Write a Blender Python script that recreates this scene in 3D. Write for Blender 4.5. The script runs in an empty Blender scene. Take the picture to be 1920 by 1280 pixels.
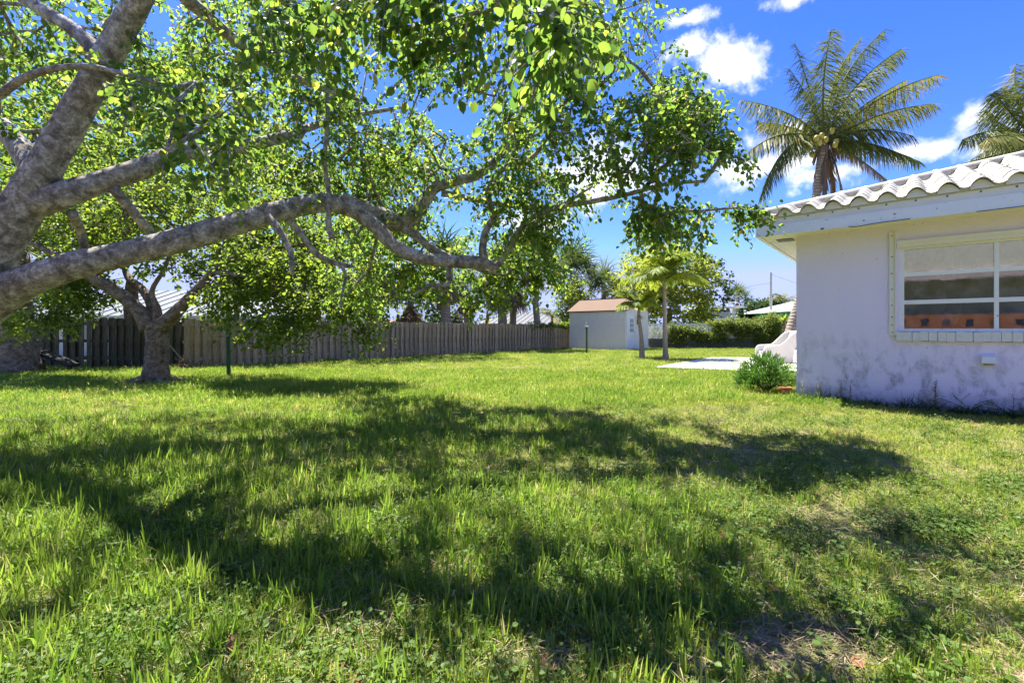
import bpy, math, random
import numpy as np
from mathutils import Vector, Matrix, noise as mnoise

random.seed(7)
rng = np.random.default_rng(7)
R = math.radians
S = bpy.context.scene
COL = S.collection

# ------------------------------------------------------------------ camera, sky, sun, exposure
F, CX, HY, CH = 850.0, 960.0, 618.0, 1.15          # focal length in photo pixels, centre, horizon row, eye height
cam = bpy.data.cameras.new('camera'); cam.sensor_width = 36; cam.lens = F/1920*36
cam.shift_y = -(640-HY)/1920; cam.clip_start = .05; cam.clip_end = 2000
co = bpy.data.objects.new('camera', cam); COL.objects.link(co)
co.location = (0, 0, CH); co.rotation_euler = (R(90), 0, 0); S.camera = co

SUN_EL, SUN_AZ = 66, 323                            # sun ahead and to the left (azimuth clockwise from +Y)
sun = bpy.data.lights.new('sun', 'SUN'); sun.energy = 2.0; sun.angle = R(.5); sun.color = (1, .95, .86)
so = bpy.data.objects.new('sun', sun); COL.objects.link(so)
sd = Vector((math.sin(R(SUN_AZ))*math.cos(R(SUN_EL)), math.cos(R(SUN_AZ))*math.cos(R(SUN_EL)), math.sin(R(SUN_EL))))
so.rotation_euler = sd.to_track_quat('Z', 'Y').to_euler(); so.location = (-10, 20, 30)
S.view_settings.view_transform = 'Standard'; S.view_settings.look = 'None'
S.view_settings.exposure = 3.1; S.view_settings.gamma = 1
S.cycles.max_bounces = 8; S.cycles.diffuse_bounces = 5; S.cycles.transmission_bounces = 6; S.cycles.transparent_max_bounces = 8
S.cycles.sample_clamp_indirect = 6

W = bpy.data.worlds.new('World'); S.world = W; W.use_nodes = True
nt = W.node_tree; N = nt.nodes; LK = nt.links; N.clear()
def wn(t, **k):
    n = N.new(t)
    for a, b in k.items(): setattr(n, a, b)
    return n
def pdir(px, py):
    return Vector(((px-CX)/F, 1, (HY-py)/F)).normalized()
sky = wn('ShaderNodeTexSky', sky_type='NISHITA', sun_disc=False)
sky.sun_elevation = R(SUN_EL); sky.sun_rotation = R(SUN_AZ); sky.air_density = .8; sky.dust_density = .15; sky.ozone_density = 3.0
hs = wn('ShaderNodeHueSaturation'); hs.inputs['Saturation'].default_value = 1.30; hs.inputs['Hue'].default_value = .512
tint = wn('ShaderNodeMix', data_type='RGBA', blend_type='MULTIPLY'); tint.inputs['Factor'].default_value = 1; tint.inputs[7].default_value = (.70, .62, .95, 1)
LK.new(sky.outputs[0], hs.inputs['Color']); LK.new(hs.outputs[0], tint.inputs[6])
tc = wn('ShaderNodeTexCoord')
# cumulus: each an uneven ellipsoid of sky directions, over the whole sky
clouds = [(pdir(1386, 126), .064, .036), (pdir(1300, 86), .038, .024), (pdir(1285, 34), .05, .013), (pdir(1490, -6), .045, .016),
          (pdir(1465, 258), .075, .024), (pdir(1415, 312), .085, .03), (pdir(1560, 322), .09, .016), (pdir(1850, 218), .04, .024), (pdir(1755, 277), .035, .014),
          (pdir(1880, 270), .04, .025), (pdir(1120, 330), .12, .07), (pdir(1000, 420), .10, .03),
          (pdir(520, 330), .12, .03)]
for az, el, a, b in [(100, 25, .15, .06), (125, 40, .12, .07), (150, 18, .2, .05), (175, 35, .14, .06), (205, 22, .18, .06), (240, 33, .13, .06), (265, 20, .2, .05), (295, 30, .14, .05), (70, 50, .1, .08)]:
    clouds.append((Vector((math.sin(R(az))*math.cos(R(el)), math.cos(R(az))*math.cos(R(el)), math.sin(R(el)))), a, b))
acc = None
clouds = [c if len(c) == 4 else (*c, 0) for c in clouds]+[(pdir(1490, 300), .26, .085, .42), (pdir(1330, 110), .14, .07, .5), (pdir(1850, 250), .13, .06, .5), (pdir(1740, 280), .09, .03, .3)]
for d, a, b, off in clouds:
    s = wn('ShaderNodeVectorMath', operation='SUBTRACT'); LK.new(tc.outputs['Generated'], s.inputs[0]); s.inputs[1].default_value = d
    m = wn('ShaderNodeVectorMath', operation='MULTIPLY'); LK.new(s.outputs[0], m.inputs[0]); m.inputs[1].default_value = (1/a, 1/a, 1/b)
    l = wn('ShaderNodeVectorMath', operation='LENGTH'); LK.new(m.outputs[0], l.inputs[0])
    fo = wn('ShaderNodeMath', operation='ADD'); LK.new(l.outputs['Value'], fo.inputs[0]); fo.inputs[1].default_value = off; l = fo
    if acc is None: acc = l.outputs['Value']
    else:
        q = wn('ShaderNodeMath', operation='SMOOTH_MIN'); LK.new(acc, q.inputs[0]); LK.new(l.outputs['Value'], q.inputs[1]); q.inputs[2].default_value = .15
        acc = q.outputs[0]
nz = wn('ShaderNodeTexNoise'); nz.inputs['Scale'].default_value = 17; nz.inputs['Detail'].default_value = 10; nz.inputs['Roughness'].default_value = .62
LK.new(tc.outputs['Generated'], nz.inputs['Vector'])
nm = wn('ShaderNodeMath', operation='MULTIPLY_ADD'); LK.new(nz.outputs[0], nm.inputs[0]); nm.inputs[1].default_value = 3.0; nm.inputs[2].default_value = -1.5
ad = wn('ShaderNodeMath', operation='ADD'); LK.new(acc, ad.inputs[0]); LK.new(nm.outputs[0], ad.inputs[1])
mr = wn('ShaderNodeMapRange', interpolation_type='SMOOTHSTEP'); LK.new(ad.outputs[0], mr.inputs[0])
mr.inputs['From Min'].default_value = 1.08; mr.inputs['From Max'].default_value = .12; mr.inputs['To Min'].default_value = 0; mr.inputs['To Max'].default_value = .96
nz2 = wn('ShaderNodeTexNoise'); nz2.inputs['Scale'].default_value = 9; nz2.inputs['Detail'].default_value = 5
LK.new(tc.outputs['Generated'], nz2.inputs['Vector'])
cr = wn('ShaderNodeValToRGB'); LK.new(nz2.outputs[0], cr.inputs[0])
cr.color_ramp.elements[0].position = .3; cr.color_ramp.elements[0].color = (2.3, 2.45, 2.9, 1)
cr.color_ramp.elements[1].position = .55; cr.color_ramp.elements[1].color = (4.2, 4.2, 4.25, 1)
mx = wn('ShaderNodeMix', data_type='RGBA'); LK.new(mr.outputs[0], mx.inputs['Factor']); cap = wn('ShaderNodeVectorMath', operation='MINIMUM'); LK.new(tint.outputs[2], cap.inputs[0]); cap.inputs[1].default_value = (1.48, 1.78, 3.1)
LK.new(cap.outputs[0], mx.inputs[6]); LK.new(cr.outputs[0], mx.inputs[7])
bg = wn('ShaderNodeBackground'); bg.inputs['Strength'].default_value = .05
LK.new(mx.outputs[2], bg.inputs['Color'])
wo = wn('ShaderNodeOutputWorld'); LK.new(bg.outputs[0], wo.inputs[0])

# ------------------------------------------------------------------ helpers
def at(px, py, Y):
    return Vector(((px-CX)/F*Y, Y, CH-(py-HY)/F*Y))
def gy(py): return CH*F/(py-HY)
def gnd(px, py):
    Y = gy(py); return Vector(((px-CX)/F*Y, Y, 0))

MATS = {}
def mat(name, fn):
    m = bpy.data.materials.new(name); m.use_nodes = True
    t = m.node_tree; t.nodes.clear()
    out = t.nodes.new('ShaderNodeOutputMaterial')
    sh = fn(t)
    t.links.new(sh, out.inputs['Surface'])
    MATS[name] = m; return m
def nd(t, typ, **k):
    n = t.nodes.new(typ)
    for a, b in k.items(): setattr(n, a, b)
    return n
def setin(t, n, key, v):
    if hasattr(v, 'is_output') or isinstance(v, bpy.types.NodeSocket): t.links.new(v, n.inputs[key])
    else: n.inputs[key].default_value = v
def coords(t, scale=(1, 1, 1), kind='Object'):
    c = nd(t, 'ShaderNodeTexCoord'); mp = nd(t, 'ShaderNodeMapping'); mp.inputs['Scale'].default_value = scale
    t.links.new(c.outputs[kind], mp.inputs[0]); return mp.outputs[0]
def worldco(t, scale=(1, 1, 1)):
    c = nd(t, 'ShaderNodeNewGeometry'); mp = nd(t, 'ShaderNodeMapping'); mp.inputs['Scale'].default_value = scale
    t.links.new(c.outputs['Position'], mp.inputs[0]); return mp.outputs[0]
def noi(t, vec, scale, detail=4, rough=.55, dist=0):
    n = nd(t, 'ShaderNodeTexNoise'); n.inputs['Scale'].default_value = scale; n.inputs['Detail'].default_value = detail
    n.inputs['Roughness'].default_value = rough; n.inputs['Distortion'].default_value = dist
    t.links.new(vec, n.inputs['Vector']); return n.outputs[0]
def ramp(t, fac, stops):
    r = nd(t, 'ShaderNodeValToRGB'); t.links.new(fac, r.inputs[0]); e = r.color_ramp.elements
    while len(e) < len(stops): e.new(.5)
    for k, (p, c) in enumerate(stops): e[k].position = p; e[k].color = (*c, 1)
    return r.outputs[0]
def mixc(t, fac, a, b, mode='MIX'):
    m = nd(t, 'ShaderNodeMix', data_type='RGBA', blend_type=mode)
    setin(t, m, 'Factor', fac)
    for k, v in ((6, a), (7, b)):
        if isinstance(v, bpy.types.NodeSocket): t.links.new(v, m.inputs[k])
        else: m.inputs[k].default_value = (*v, 1)
    return m.outputs[2]
def mapr(t, v, a, b, c=0, d=1):
    m = nd(t, 'ShaderNodeMapRange'); t.links.new(v, m.inputs[0])
    for k, x in zip(('From Min', 'From Max', 'To Min', 'To Max'), (a, b, c, d)): m.inputs[k].default_value = x
    return m.outputs[0]
def attr(t, name):
    a = nd(t, 'ShaderNodeAttribute'); a.attribute_name = name; return a.outputs['Fac']
def objrand(t): return nd(t, 'ShaderNodeObjectInfo').outputs['Random']
def bsdf(t, col, rough=.8, spec=.3, bump=None, bstr=.3, bdist=.02, metal=0):
    p = nd(t, 'ShaderNodeBsdfPrincipled')
    if isinstance(col, bpy.types.NodeSocket): t.links.new(col, p.inputs['Base Color'])
    else: p.inputs['Base Color'].default_value = (*col, 1)
    setin(t, p, 'Roughness', rough); p.inputs['Specular IOR Level'].default_value = spec; p.inputs['Metallic'].default_value = metal
    if bump is not None:
        b = nd(t, 'ShaderNodeBump'); b.inputs['Strength'].default_value = bstr; b.inputs['Distance'].default_value = bdist
        t.links.new(bump, b.inputs['Height']); t.links.new(b.outputs[0], p.inputs['Normal'])
    return p.outputs[0]
def plain(name, c, rough=.7, var=.25, scale=6, spec=.3, metal=0, bstr=.2):
    def f(t):
        n = noi(t, coords(t), scale, 6)
        return bsdf(t, mixc(t, n, tuple(x*(1-var) for x in c), tuple(min(1, x*(1+var)) for x in c)), rough, spec, n, bstr, .01, metal)
    return mat(name, f)
def leafmat(name, dark, light, trans, tf=.45, rough=.45, inst=False, dry=None, dryp=.95):
    def f(t):
        r = objrand(t) if inst == 'only' else attr(t, 'rnd')
        if inst is True:
            a = nd(t, 'ShaderNodeMath', operation='ADD'); t.links.new(r, a.inputs[0]); t.links.new(objrand(t), a.inputs[1])
            h = nd(t, 'ShaderNodeMath', operation='MULTIPLY'); t.links.new(a.outputs[0], h.inputs[0]); h.inputs[1].default_value = .5
            wv = noi(t, worldco(t), .9, 5, .6); ad_ = nd(t, 'ShaderNodeMath', operation='ADD', use_clamp=True); t.links.new(h.outputs[0], ad_.inputs[0]); t.links.new(mapr(t, wv, .3, .7, -.28, .28), ad_.inputs[1]); r = ad_.outputs[0]
        stops = [(0, dark), (dryp-.06 if dry else 1, light)]
        if dry: stops.append((dryp, dry))
        c = ramp(t, r, stops)
        b = bsdf(t, c, max(rough, .5), .22)
        tr = nd(t, 'ShaderNodeBsdfTranslucent')
        k = trans[1]/max(light[1], 1e-4)
        t.links.new(mixc(t, 1.0, c, tuple(min(3, trans[i]/max(light[i], 1e-3)) for i in range(3)), 'MULTIPLY'), tr.inputs[0])
        m = nd(t, 'ShaderNodeMixShader'); m.inputs[0].default_value = tf
        t.links.new(b, m.inputs[1]); t.links.new(tr.outputs[0], m.inputs[2]); return m.outputs[0]
    return mat(name, f)

class MB:
    def __init__(s): s.V = []; s.F = []; s.n = 0; s.rnd = []
    def add(s, V, Fc, r=None):
        V = [tuple(v) for v in V]
        s.V += V; s.F += [tuple(i+s.n for i in f) for f in Fc]; s.n += len(V)
        s.rnd += [random.random() if r is None else r]*len(Fc)
    def box(s, a, b, M=None):
        a, b = Vector(a), Vector(b)
        P = [Vector((x, y, z)) for x in (a.x, b.x) for y in (a.y, b.y) for z in (a.z, b.z)]
        if M is not None: P = [M @ p for p in P]
        s.add(P, [(0, 1, 3, 2), (4, 6, 7, 5), (0, 4, 5, 1), (2, 3, 7, 6), (0, 2, 6, 4), (1, 5, 7, 3)])
    def tube(s, P, rad, n=8, cap=True, rough=0, seed=0):
        P = [Vector(p) for p in P]; k = len(P)
        if not hasattr(rad, '__len__'): rad = [rad]*k
        V = []; Fc = []; up = None
        for i in range(k):
            d = (P[min(i+1, k-1)]-P[max(i-1, 0)])
            d = d.normalized() if d.length > 1e-9 else Vector((0, 0, 1))
            if up is None:
                up = d.orthogonal().normalized()
            up = (up-d*up.dot(d)); up = up.normalized() if up.length > 1e-6 else d.orthogonal().normalized()
            w = d.cross(up)
            for j in range(n):
                a = 2*math.pi*j/n; v = up*math.cos(a)+w*math.sin(a); r = rad[i]
                if rough: r *= 1+rough*mnoise.noise((P[i]+v*rad[i])*4+Vector((seed, 0, 0)))+rough*.5*mnoise.noise((P[i]+v*rad[i])*11)
                V.append(P[i]+v*r)
        for i in range(k-1):
            for j in range(n):
                Fc.append((i*n+j, i*n+(j+1) % n, (i+1)*n+(j+1) % n, (i+1)*n+j))
        if cap: Fc.append(tuple(range(n-1, -1, -1))); Fc.append(tuple((k-1)*n+j for j in range(n)))
        s.add(V, Fc)
    def prism(s, prof, a, b, M=None):             # profile in (y,z) swept along x from a to b
        k = len(prof); P = [Vector((x, y, z)) for x in (a, b) for y, z in prof]
        if M is not None: P = [M @ p for p in P]
        s.add(P, [tuple(range(k-1, -1, -1)), tuple(range(k, 2*k))]+[(i, (i+1) % k, k+(i+1) % k, k+i) for i in range(k)])
    def build(s, name, m, parent=None, world=True, smooth=False, **pr):
        return obj(name, s.V, s.F, m, parent, world, smooth, s.rnd, **pr)
def mesh(name, V, Fc, m, smooth=False, rnd=None):
    me = bpy.data.meshes.new(name)
    V = np.asarray([tuple(v) for v in V] if not isinstance(V, np.ndarray) else V, dtype=np.float32)
    if isinstance(Fc, np.ndarray):
        nf, k = Fc.shape
        me.vertices.add(len(V)); me.vertices.foreach_set('co', V.ravel())
        me.loops.add(nf*k); me.loops.foreach_set('vertex_index', Fc.ravel().astype(np.int32))
        me.polygons.add(nf); me.polygons.foreach_set('loop_start', np.arange(0, nf*k, k, dtype=np.int32))
        me.update(calc_edges=True)
    else:
        me.from_pydata(V.tolist(), [], Fc)
    if rnd is not None and len(rnd) == len(me.polygons):
        a = me.attributes.new('rnd', 'FLOAT', 'FACE'); a.data.foreach_set('value', np.asarray(rnd, dtype=np.float32))
    if smooth: me.polygons.foreach_set('use_smooth', np.ones(len(me.polygons), dtype=bool))
    me.materials.append(m if not isinstance(m, str) else MATS[m]); return me
def link(o, parent=None, world=True, **pr):
    COL.objects.link(o)
    if parent is not None:
        o.parent = parent
        if world and parent.parent is None: o.matrix_parent_inverse = parent.matrix_basis.inverted()
    for k, v in pr.items(): o[k] = v
    return o
def obj(name, V, Fc, m, parent=None, world=True, smooth=False, rnd=None, **pr):
    return link(bpy.data.objects.new(name, mesh(name, V, Fc, m, smooth, rnd)), parent, world, **pr)
def thing(name, label, cat, loc=(0, 0, 0), rz=0, group=None):
    o = bpy.data.objects.new(name, None); o.empty_display_size = .2
    o.location = loc; o.rotation_euler = (0, 0, rz); COL.objects.link(o)
    o.matrix_basis = Matrix.Translation(Vector(loc)) @ Matrix.Rotation(rz, 4, 'Z')
    o['label'] = label; o['category'] = cat
    if group: o['group'] = group
    return o
def catmull(P, n=4):
    P = np.asarray(P, float); Q = np.vstack([2*P[0]-P[1], P, 2*P[-1]-P[-2]]); out = []
    for i in range(1, len(Q)-2):
        for k in range(n):
            t = k/n; a, b, c, d = Q[i-1:i+3]
            out.append(.5*((2*b)+(c-a)*t+(2*a-5*b+4*c-d)*t*t+(3*b-a-3*c+d)*t**3))
    out.append(P[-1]); return np.array(out)
def unit(a): return a/np.maximum(np.linalg.norm(a, axis=-1, keepdims=True), 1e-9)

# ------------------------------------------------------------------ materials
def barkf(c0, c1, c2, sc=5, bs=.7):
    def f(t):
        v = worldco(t); a = noi(t, v, sc*1.7, 9, .7, .4); b = noi(t, v, sc*7, 5, .7); c = noi(t, v, sc*.5, 3)
        col = ramp(t, a, [(.38, c0), (.5, c1), (.60, c2)])
        col = mixc(t, mapr(t, b, .42, .62, 0, .65), col, c0)
        col = mixc(t, mapr(t, c, .55, .7, 0, .25), col, (.24, .23, .16))
        vo = nd(t, 'ShaderNodeTexVoronoi'); vo.inputs['Scale'].default_value = sc*9; t.links.new(v, vo.inputs[0])
        col = mixc(t, mapr(t, vo.outputs['Distance'], .12, .28, .55, 0), col, c0)
        h = nd(t, 'ShaderNodeMath', operation='ADD'); t.links.new(a, h.inputs[0]); t.links.new(b, h.inputs[1])
        return bsdf(t, col, .9, .15, h.outputs[0], bs, .03)
    return f
mat('bark', barkf((.15, .13, .112), (.42, .38, .335), (.70, .66, .60)))
mat('bark_dark', barkf((.09, .065, .045), (.22, .17, .12), (.36, .29, .21), 6))
def palmbark(t):
    v = worldco(t, (1, 1, 1)); a = noi(t, v, 7, 5)
    w = nd(t, 'ShaderNodeTexWave', bands_direction='Z'); w.inputs['Scale'].default_value = 2.6; w.inputs['Distortion'].default_value = 6; w.inputs['Detail'].default_value = 3
    t.links.new(v, w.inputs[0])
    col = mixc(t, mapr(t, w.outputs[0], 0, .6, 0, 1), (.17, .14, .11), mixc(t, a, (.22, .18, .14), (.36, .31, .25)))
    return bsdf(t, col, .9, .15, w.outputs[0], .5, .03)
mat('palm_bark', palmbark)
leafmat('leaf_big', (.035, .075, .018), (.12, .175, .026), (.66, .80, .06), .60, .42, dry=(.24, .22, .035), dryp=.965)
leafmat('leaf_back', (.045, .09, .018), (.15, .21, .03), (.46, .56, .05), .48, .5)
leafmat('leaf_yellow', (.10, .15, .025), (.28, .29, .045), (.62, .64, .07), .5, .5)
leafmat('leaf_dark', (.015, .04, .012), (.05, .09, .022), (.12, .2, .03), .3, .4)
leafmat('leaf_hedge', (.05, .10, .022), (.2, .245, .04), (.38, .45, .06), .35, .4, dry=(.26, .24, .05), dryp=.93)
leafmat('leaf_shrub', (.028, .085, .014), (.07, .165, .024), (.20, .40, .045), .35, .35)
leafmat('frond', (.035, .065, .018), (.16, .17, .03), (.32, .33, .05), .3, .55, dry=(.25, .18, .06), dryp=.9)
leafmat('frond_young', (.12, .18, .03), (.30, .36, .05), (.55, .62, .07), .5, .4)
leafmat('frond_dead', (.10, .065, .04), (.30, .22, .15), (.28, .2, .12), .25, .7)
leafmat('fan', (.04, .07, .025), (.13, .17, .05), (.22, .28, .06), .3, .45)
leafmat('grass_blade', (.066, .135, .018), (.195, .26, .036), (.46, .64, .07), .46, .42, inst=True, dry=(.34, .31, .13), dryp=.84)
leafmat('grass_pale', (.115, .175, .024), (.26, .30, .045), (.54, .63, .075), .42, .5, inst=True, dry=(.36, .30, .12), dryp=.8)
leafmat('straw', (.20, .15, .08), (.44, .36, .21), (.35, .28, .15), .2, .7, inst=True)
leafmat('weed_leaf', (.065, .125, .022), (.13, .205, .035), (.28, .40, .05), .35, .5, inst=True)
leafmat('weed_dry', (.16, .17, .09), (.36, .35, .20), (.2, .2, .1), .25, .7)
def soilf(t):
    v = worldco(t); a = noi(t, v, .55, 5, .6); b = noi(t, v, 9, 8, .7); c = noi(t, v, 60, 4, .7); e = noi(t, v, 2.5, 5, .6)
    col = ramp(t, b, [(.3, (.07, .05, .03)), (.5, (.20, .155, .09)), (.7, (.36, .29, .19))])
    col = mixc(t, mapr(t, a, .38, .6, .85, .25), col, mixc(t, c, (.06, .10, .015), (.19, .22, .04)))
    col = mixc(t, mapr(t, e, .5, .68, 0, .5), col, (.13, .16, .03))
    return bsdf(t, col, .95, .1, c, .6, .03)
mat('soil', soilf)
def wallf(t):
    v = coords(t); g = nd(t, 'ShaderNodeSeparateXYZ'); t.links.new(v, g.inputs[0])
    a = noi(t, v, 1.3, 4); fine = noi(t, v, 55, 4, .6); st = noi(t, coords(t, (4, 4, 2.2)), 1.3, 8, .7, .3); sp = noi(t, coords(t), 14, 6, .75)
    col = mixc(t, a, (.78, .715, .875), (.82, .745, .875))
    zone = mapr(t, g.outputs['Z'], 1.25, .35, 0, 1)
    m = nd(t, 'ShaderNodeMath', operation='MULTIPLY'); t.links.new(mapr(t, st, .47, .63, 0, .85), m.inputs[0]); t.links.new(zone, m.inputs[1])
    m2 = nd(t, 'ShaderNodeMath', operation='MULTIPLY'); t.links.new(m.outputs[0], m2.inputs[0]); t.links.new(mapr(t, sp, .35, .6, .35, 1), m2.inputs[1])
    col = mixc(t, m2.outputs[0], col, (.20, .20, .24))
    col = mixc(t, mapr(t, noi(t, v, 23, 2, .5), .71, .74, 0, .6), col, (.2, .18, .19))
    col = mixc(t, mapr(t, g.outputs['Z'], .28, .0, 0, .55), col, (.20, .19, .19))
    dr_ = noi(t, coords(t, (14, 14, .35)), 1.6, 6, .6)
    col = mixc(t, mapr(t, dr_, .60, .8, 0, .10), col, (.40, .38, .43))
    return bsdf(t, col, .88, .2, fine, .7, .012)
mat('stucco', wallf)
def whitep(t):
    v = coords(t); a = noi(t, v, 3, 6); b = noi(t, v, 18, 7, .7)
    col = mixc(t, a, (.74, .75, .72), (.86, .86, .82)); col = mixc(t, mapr(t, b, .61, .68, 0, .7), col, (.24, .23, .21))
    return bsdf(t, col, .6, .35, b, .15, .01)
mat('white_paint', whitep)
plain('cream_paint', (.78, .74, .62), .6, .1, 8)
plain('soffit_paint', (.84, .80, .74), .8, .04, 3)
plain('white_clean', (.74, .74, .72), .5, .06, 5)
plain('dark_metal', (.05, .05, .05), .5, .3, 20)
plain('peeled', (.13, .13, .13), .9, .4, 60)
def tilef(t):
    v = coords(t); a = noi(t, v, 4, 7, .65); b = noi(t, v, 30, 5, .7); r = objrand(t)
    col = mixc(t, r, (.40, .375, .31), (.50, .475, .40)); col = mixc(t, mapr(t, a, .50, .70, 0, .65), col, (.20, .195, .175)); col = mixc(t, mapr(t, b, .60, .72, 0, .6), col, (.13, .125, .11))
    return bsdf(t, col, .75, .3, b, .2, .01)
mat('roof_tile', tilef)
def brickp(t):
    v = worldco(t); b = noi(t, v, 40, 6, .7)
    return bsdf(t, mixc(t, mapr(t, b, .58, .68, 0, .6), (.70, .69, .63), (.36, .33, .29)), .8, .2, b, .5, .01)
mat('brick_paint', brickp)
def glassf(t):
    tr = nd(t, 'ShaderNodeBsdfTransparent'); tr.inputs[0].default_value = (.72, .76, .74, 1)
    gl = nd(t, 'ShaderNodeBsdfGlossy'); gl.inputs['Color'].default_value = (.80, .80, .78, 1)
    n = noi(t, coords(t), 2.0, 3); t.links.new(mapr(t, noi(t, coords(t), 5, 6), .4, .7, .015, .07), gl.inputs['Roughness'])
    b = nd(t, 'ShaderNodeBump'); b.inputs['Strength'].default_value = .018; b.inputs['Distance'].default_value = .05; t.links.new(n, b.inputs['Height']); t.links.new(b.outputs[0], gl.inputs['Normal'])
    m = nd(t, 'ShaderNodeMixShader'); m.inputs[0].default_value = .55; t.links.new(tr.outputs[0], m.inputs[1]); t.links.new(gl.outputs[0], m.inputs[2])
    d = nd(t, 'ShaderNodeBsdfDiffuse'); d.inputs[0].default_value = (.5, .49, .46, 1)
    m2 = nd(t, 'ShaderNodeMixShader'); t.links.new(mapr(t, noi(t, coords(t), 9, 7, .7), .45, .75, .04, .25), m2.inputs[0]); t.links.new(m.outputs[0], m2.inputs[1]); t.links.new(d.outputs[0], m2.inputs[2])
    return m2.outputs[0]
mat('window_glass', glassf)
plain('curtain', (.34, .33, .31), .9, .2, 3)
def woodf(c0, c1, c2):
    def f(t):
        v = coords(t, (9, 9, .8)); a = noi(t, v, 3, 8, .65); b = noi(t, coords(t), 2.2, 5); r = objrand(t)
        col = ramp(t, a, [(.3, c0), (.52, c1), (.72, c2)])
        col = mixc(t, mapr(t, r, 0, 1, 0, .55), col, c0); col = mixc(t, mapr(t, b, .5, .68, 0, .55), col, (.11, .12, .06))
        return bsdf(t, col, .9, .1, a, .5, .01)
    return f
mat('fence_wood', woodf((.17, .125, .07), (.44, .34, .205), (.64, .52, .33)))
mat('fence_shaded', woodf((.045, .042, .026), (.13, .115, .075), (.22, .195, .13)))  # same fence timber with the tree shade put into its colour
mat('fence_post', woodf((.26, .21, .13), (.42, .36, .24), (.52, .47, .34)))
mat('old_plank', woodf((.03, .028, .025), (.06, .055, .05), (.10, .09, .08)))
plain('siding', (.80, .755, .62), .6, .07, 4)
def shinglef(t):
    v = coords(t); a = noi(t, v, 2.5, 5); b = noi(t, v, 40, 4, .7)
    return bsdf(t, mixc(t, b, mixc(t, a, (.125, .08, .055), (.19, .125, .085)), (.20, .15, .115)), .95, .1, b, .4, .01)
mat('shingle', shinglef)
plain('concrete', (.60, .575, .52), .9, .10, 5)
plain('green_metal', (.025, .07, .04), .45, .3, 15)
plain('lamp_green', (.055, .10, .035), .5, .3, 15)
def lampglass(t):
    p = nd(t, 'ShaderNodeBsdfPrincipled'); p.inputs['Base Color'].default_value = (.9, .9, .88, 1); p.inputs['Roughness'].default_value = .1
    p.inputs['Transmission Weight'].default_value = .4; return p.outputs[0]
mat('lamp_glass', lampglass)
def wickerf(t):
    v = coords(t); w = nd(t, 'ShaderNodeTexWave', bands_direction='Z'); w.inputs['Scale'].default_value = 16; t.links.new(v, w.inputs[0])
    w2 = nd(t, 'ShaderNodeTexWave', bands_direction='X'); w2.inputs['Scale'].default_value = 16; t.links.new(v, w2.inputs[0])
    m = nd(t, 'ShaderNodeMath', operation='MULTIPLY'); t.links.new(w.outputs[0], m.inputs[0]); t.links.new(w2.outputs[0], m.inputs[1])
    return bsdf(t, mixc(t, m.outputs[0], (.62, .60, .56), (.86, .85, .82)), .6, .3, m.outputs[0], .8, .02)
mat('wicker', wickerf)
plain('terracotta', (.36, .12, .06), .8, .2, 8)
plain('metal_roof', (.10, .12, .145), .6, .08, 3, .3, 0)
plain('metal_roof_grey', (.085, .09, .095), .6, .08, 3, .3, 0)
plain('red_roof', (.28, .09, .055), .8, .2, 10)
plain('white_wall', (.72, .71, .68), .8, .05, 3)
plain('cream_wall', (.60, .56, .44), .8, .06, 3)
plain('green_wall', (.02, .22, .14), .7, .08, 3)
plain('pole_wood', (.22, .19, .16), .9, .2, 8)
plain('young_bark', (.27, .23, .17), .9, .3, 9)
plain('pole_grey', (.34, .34, .33), .8, .15, 8)
plain('block_wall', (.10, .10, .08), .95, .3, 4)
plain('tarp', (.22, .27, .36), .6, .15, 5)
plain('boat_white', (.74, .74, .74), .3, .04, 3, .5)
plain('boat_glass', (.30, .33, .35), .15, .1, 3, .5)
plain('boat_dark', (.05, .04, .04), .6, .2, 5)
plain('handle_wood', (.34, .25, .15), .7, .2, 12)
plain('coconut', (.34, .29, .05), .45, .2, 6)
plain('orange_block', (.58, .19, .07), .85, .15, 6)
plain('pink_trim', (.48, .36, .36), .7, .1, 6)
plain('grey_panel', (.20, .20, .19), .8, .2, 3)
plain('dry_leaf', (.26, .13, .06), .85, .4, 20)

# ------------------------------------------------------------------ ground
V = []; nx, ny = 120, 90
xs = np.concatenate([np.linspace(-400, -16, 12), np.linspace(-15.5, 22, 96), np.linspace(23, 400, 12)]); ys = np.concatenate([np.linspace(-60, -5, 6), np.linspace(-4, 32, 120), np.linspace(34, 900, 14)])
X, Y = np.meshgrid(xs, ys)
def hump(x, y):
    return .03*np.sin(x*1.1+y*.4)*np.sin(y*.9+1)+.015*np.sin(x*2.7+1.3)*np.sin(y*2.3)-.02
Z = hump(X, Y)*np.clip((32-Y)/6, 0, 1)
Vg = np.stack([X.ravel(), Y.ravel(), Z.ravel()], 1)
a = np.arange(len(ys)-1)[:, None]*len(xs)+np.arange(len(xs)-1)[None, :]
Fg = np.stack([a, a+1, a+1+len(xs), a+len(xs)], -1).reshape(-1, 4)
obj('lawn_ground', Vg, Fg, 'soil', smooth=True, kind='structure')

# patio slab beside the house
m = MB()
pts = [gnd(1228, 691), gnd(1332, 672.5), gnd(1560, 672), gnd(1560, 700), gnd(1412, 698)]
k = len(pts); m.add([(p.x, p.y, .055) for p in pts]+[(p.x, p.y, -.1) for p in pts], [tuple(range(k-1, -1, -1)), tuple(range(k, 2*k))]+[(i, i+k, (i+1) % k+k, (i+1) % k) for i in range(k)])
m.build('patio', 'concrete', kind='structure')

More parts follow.
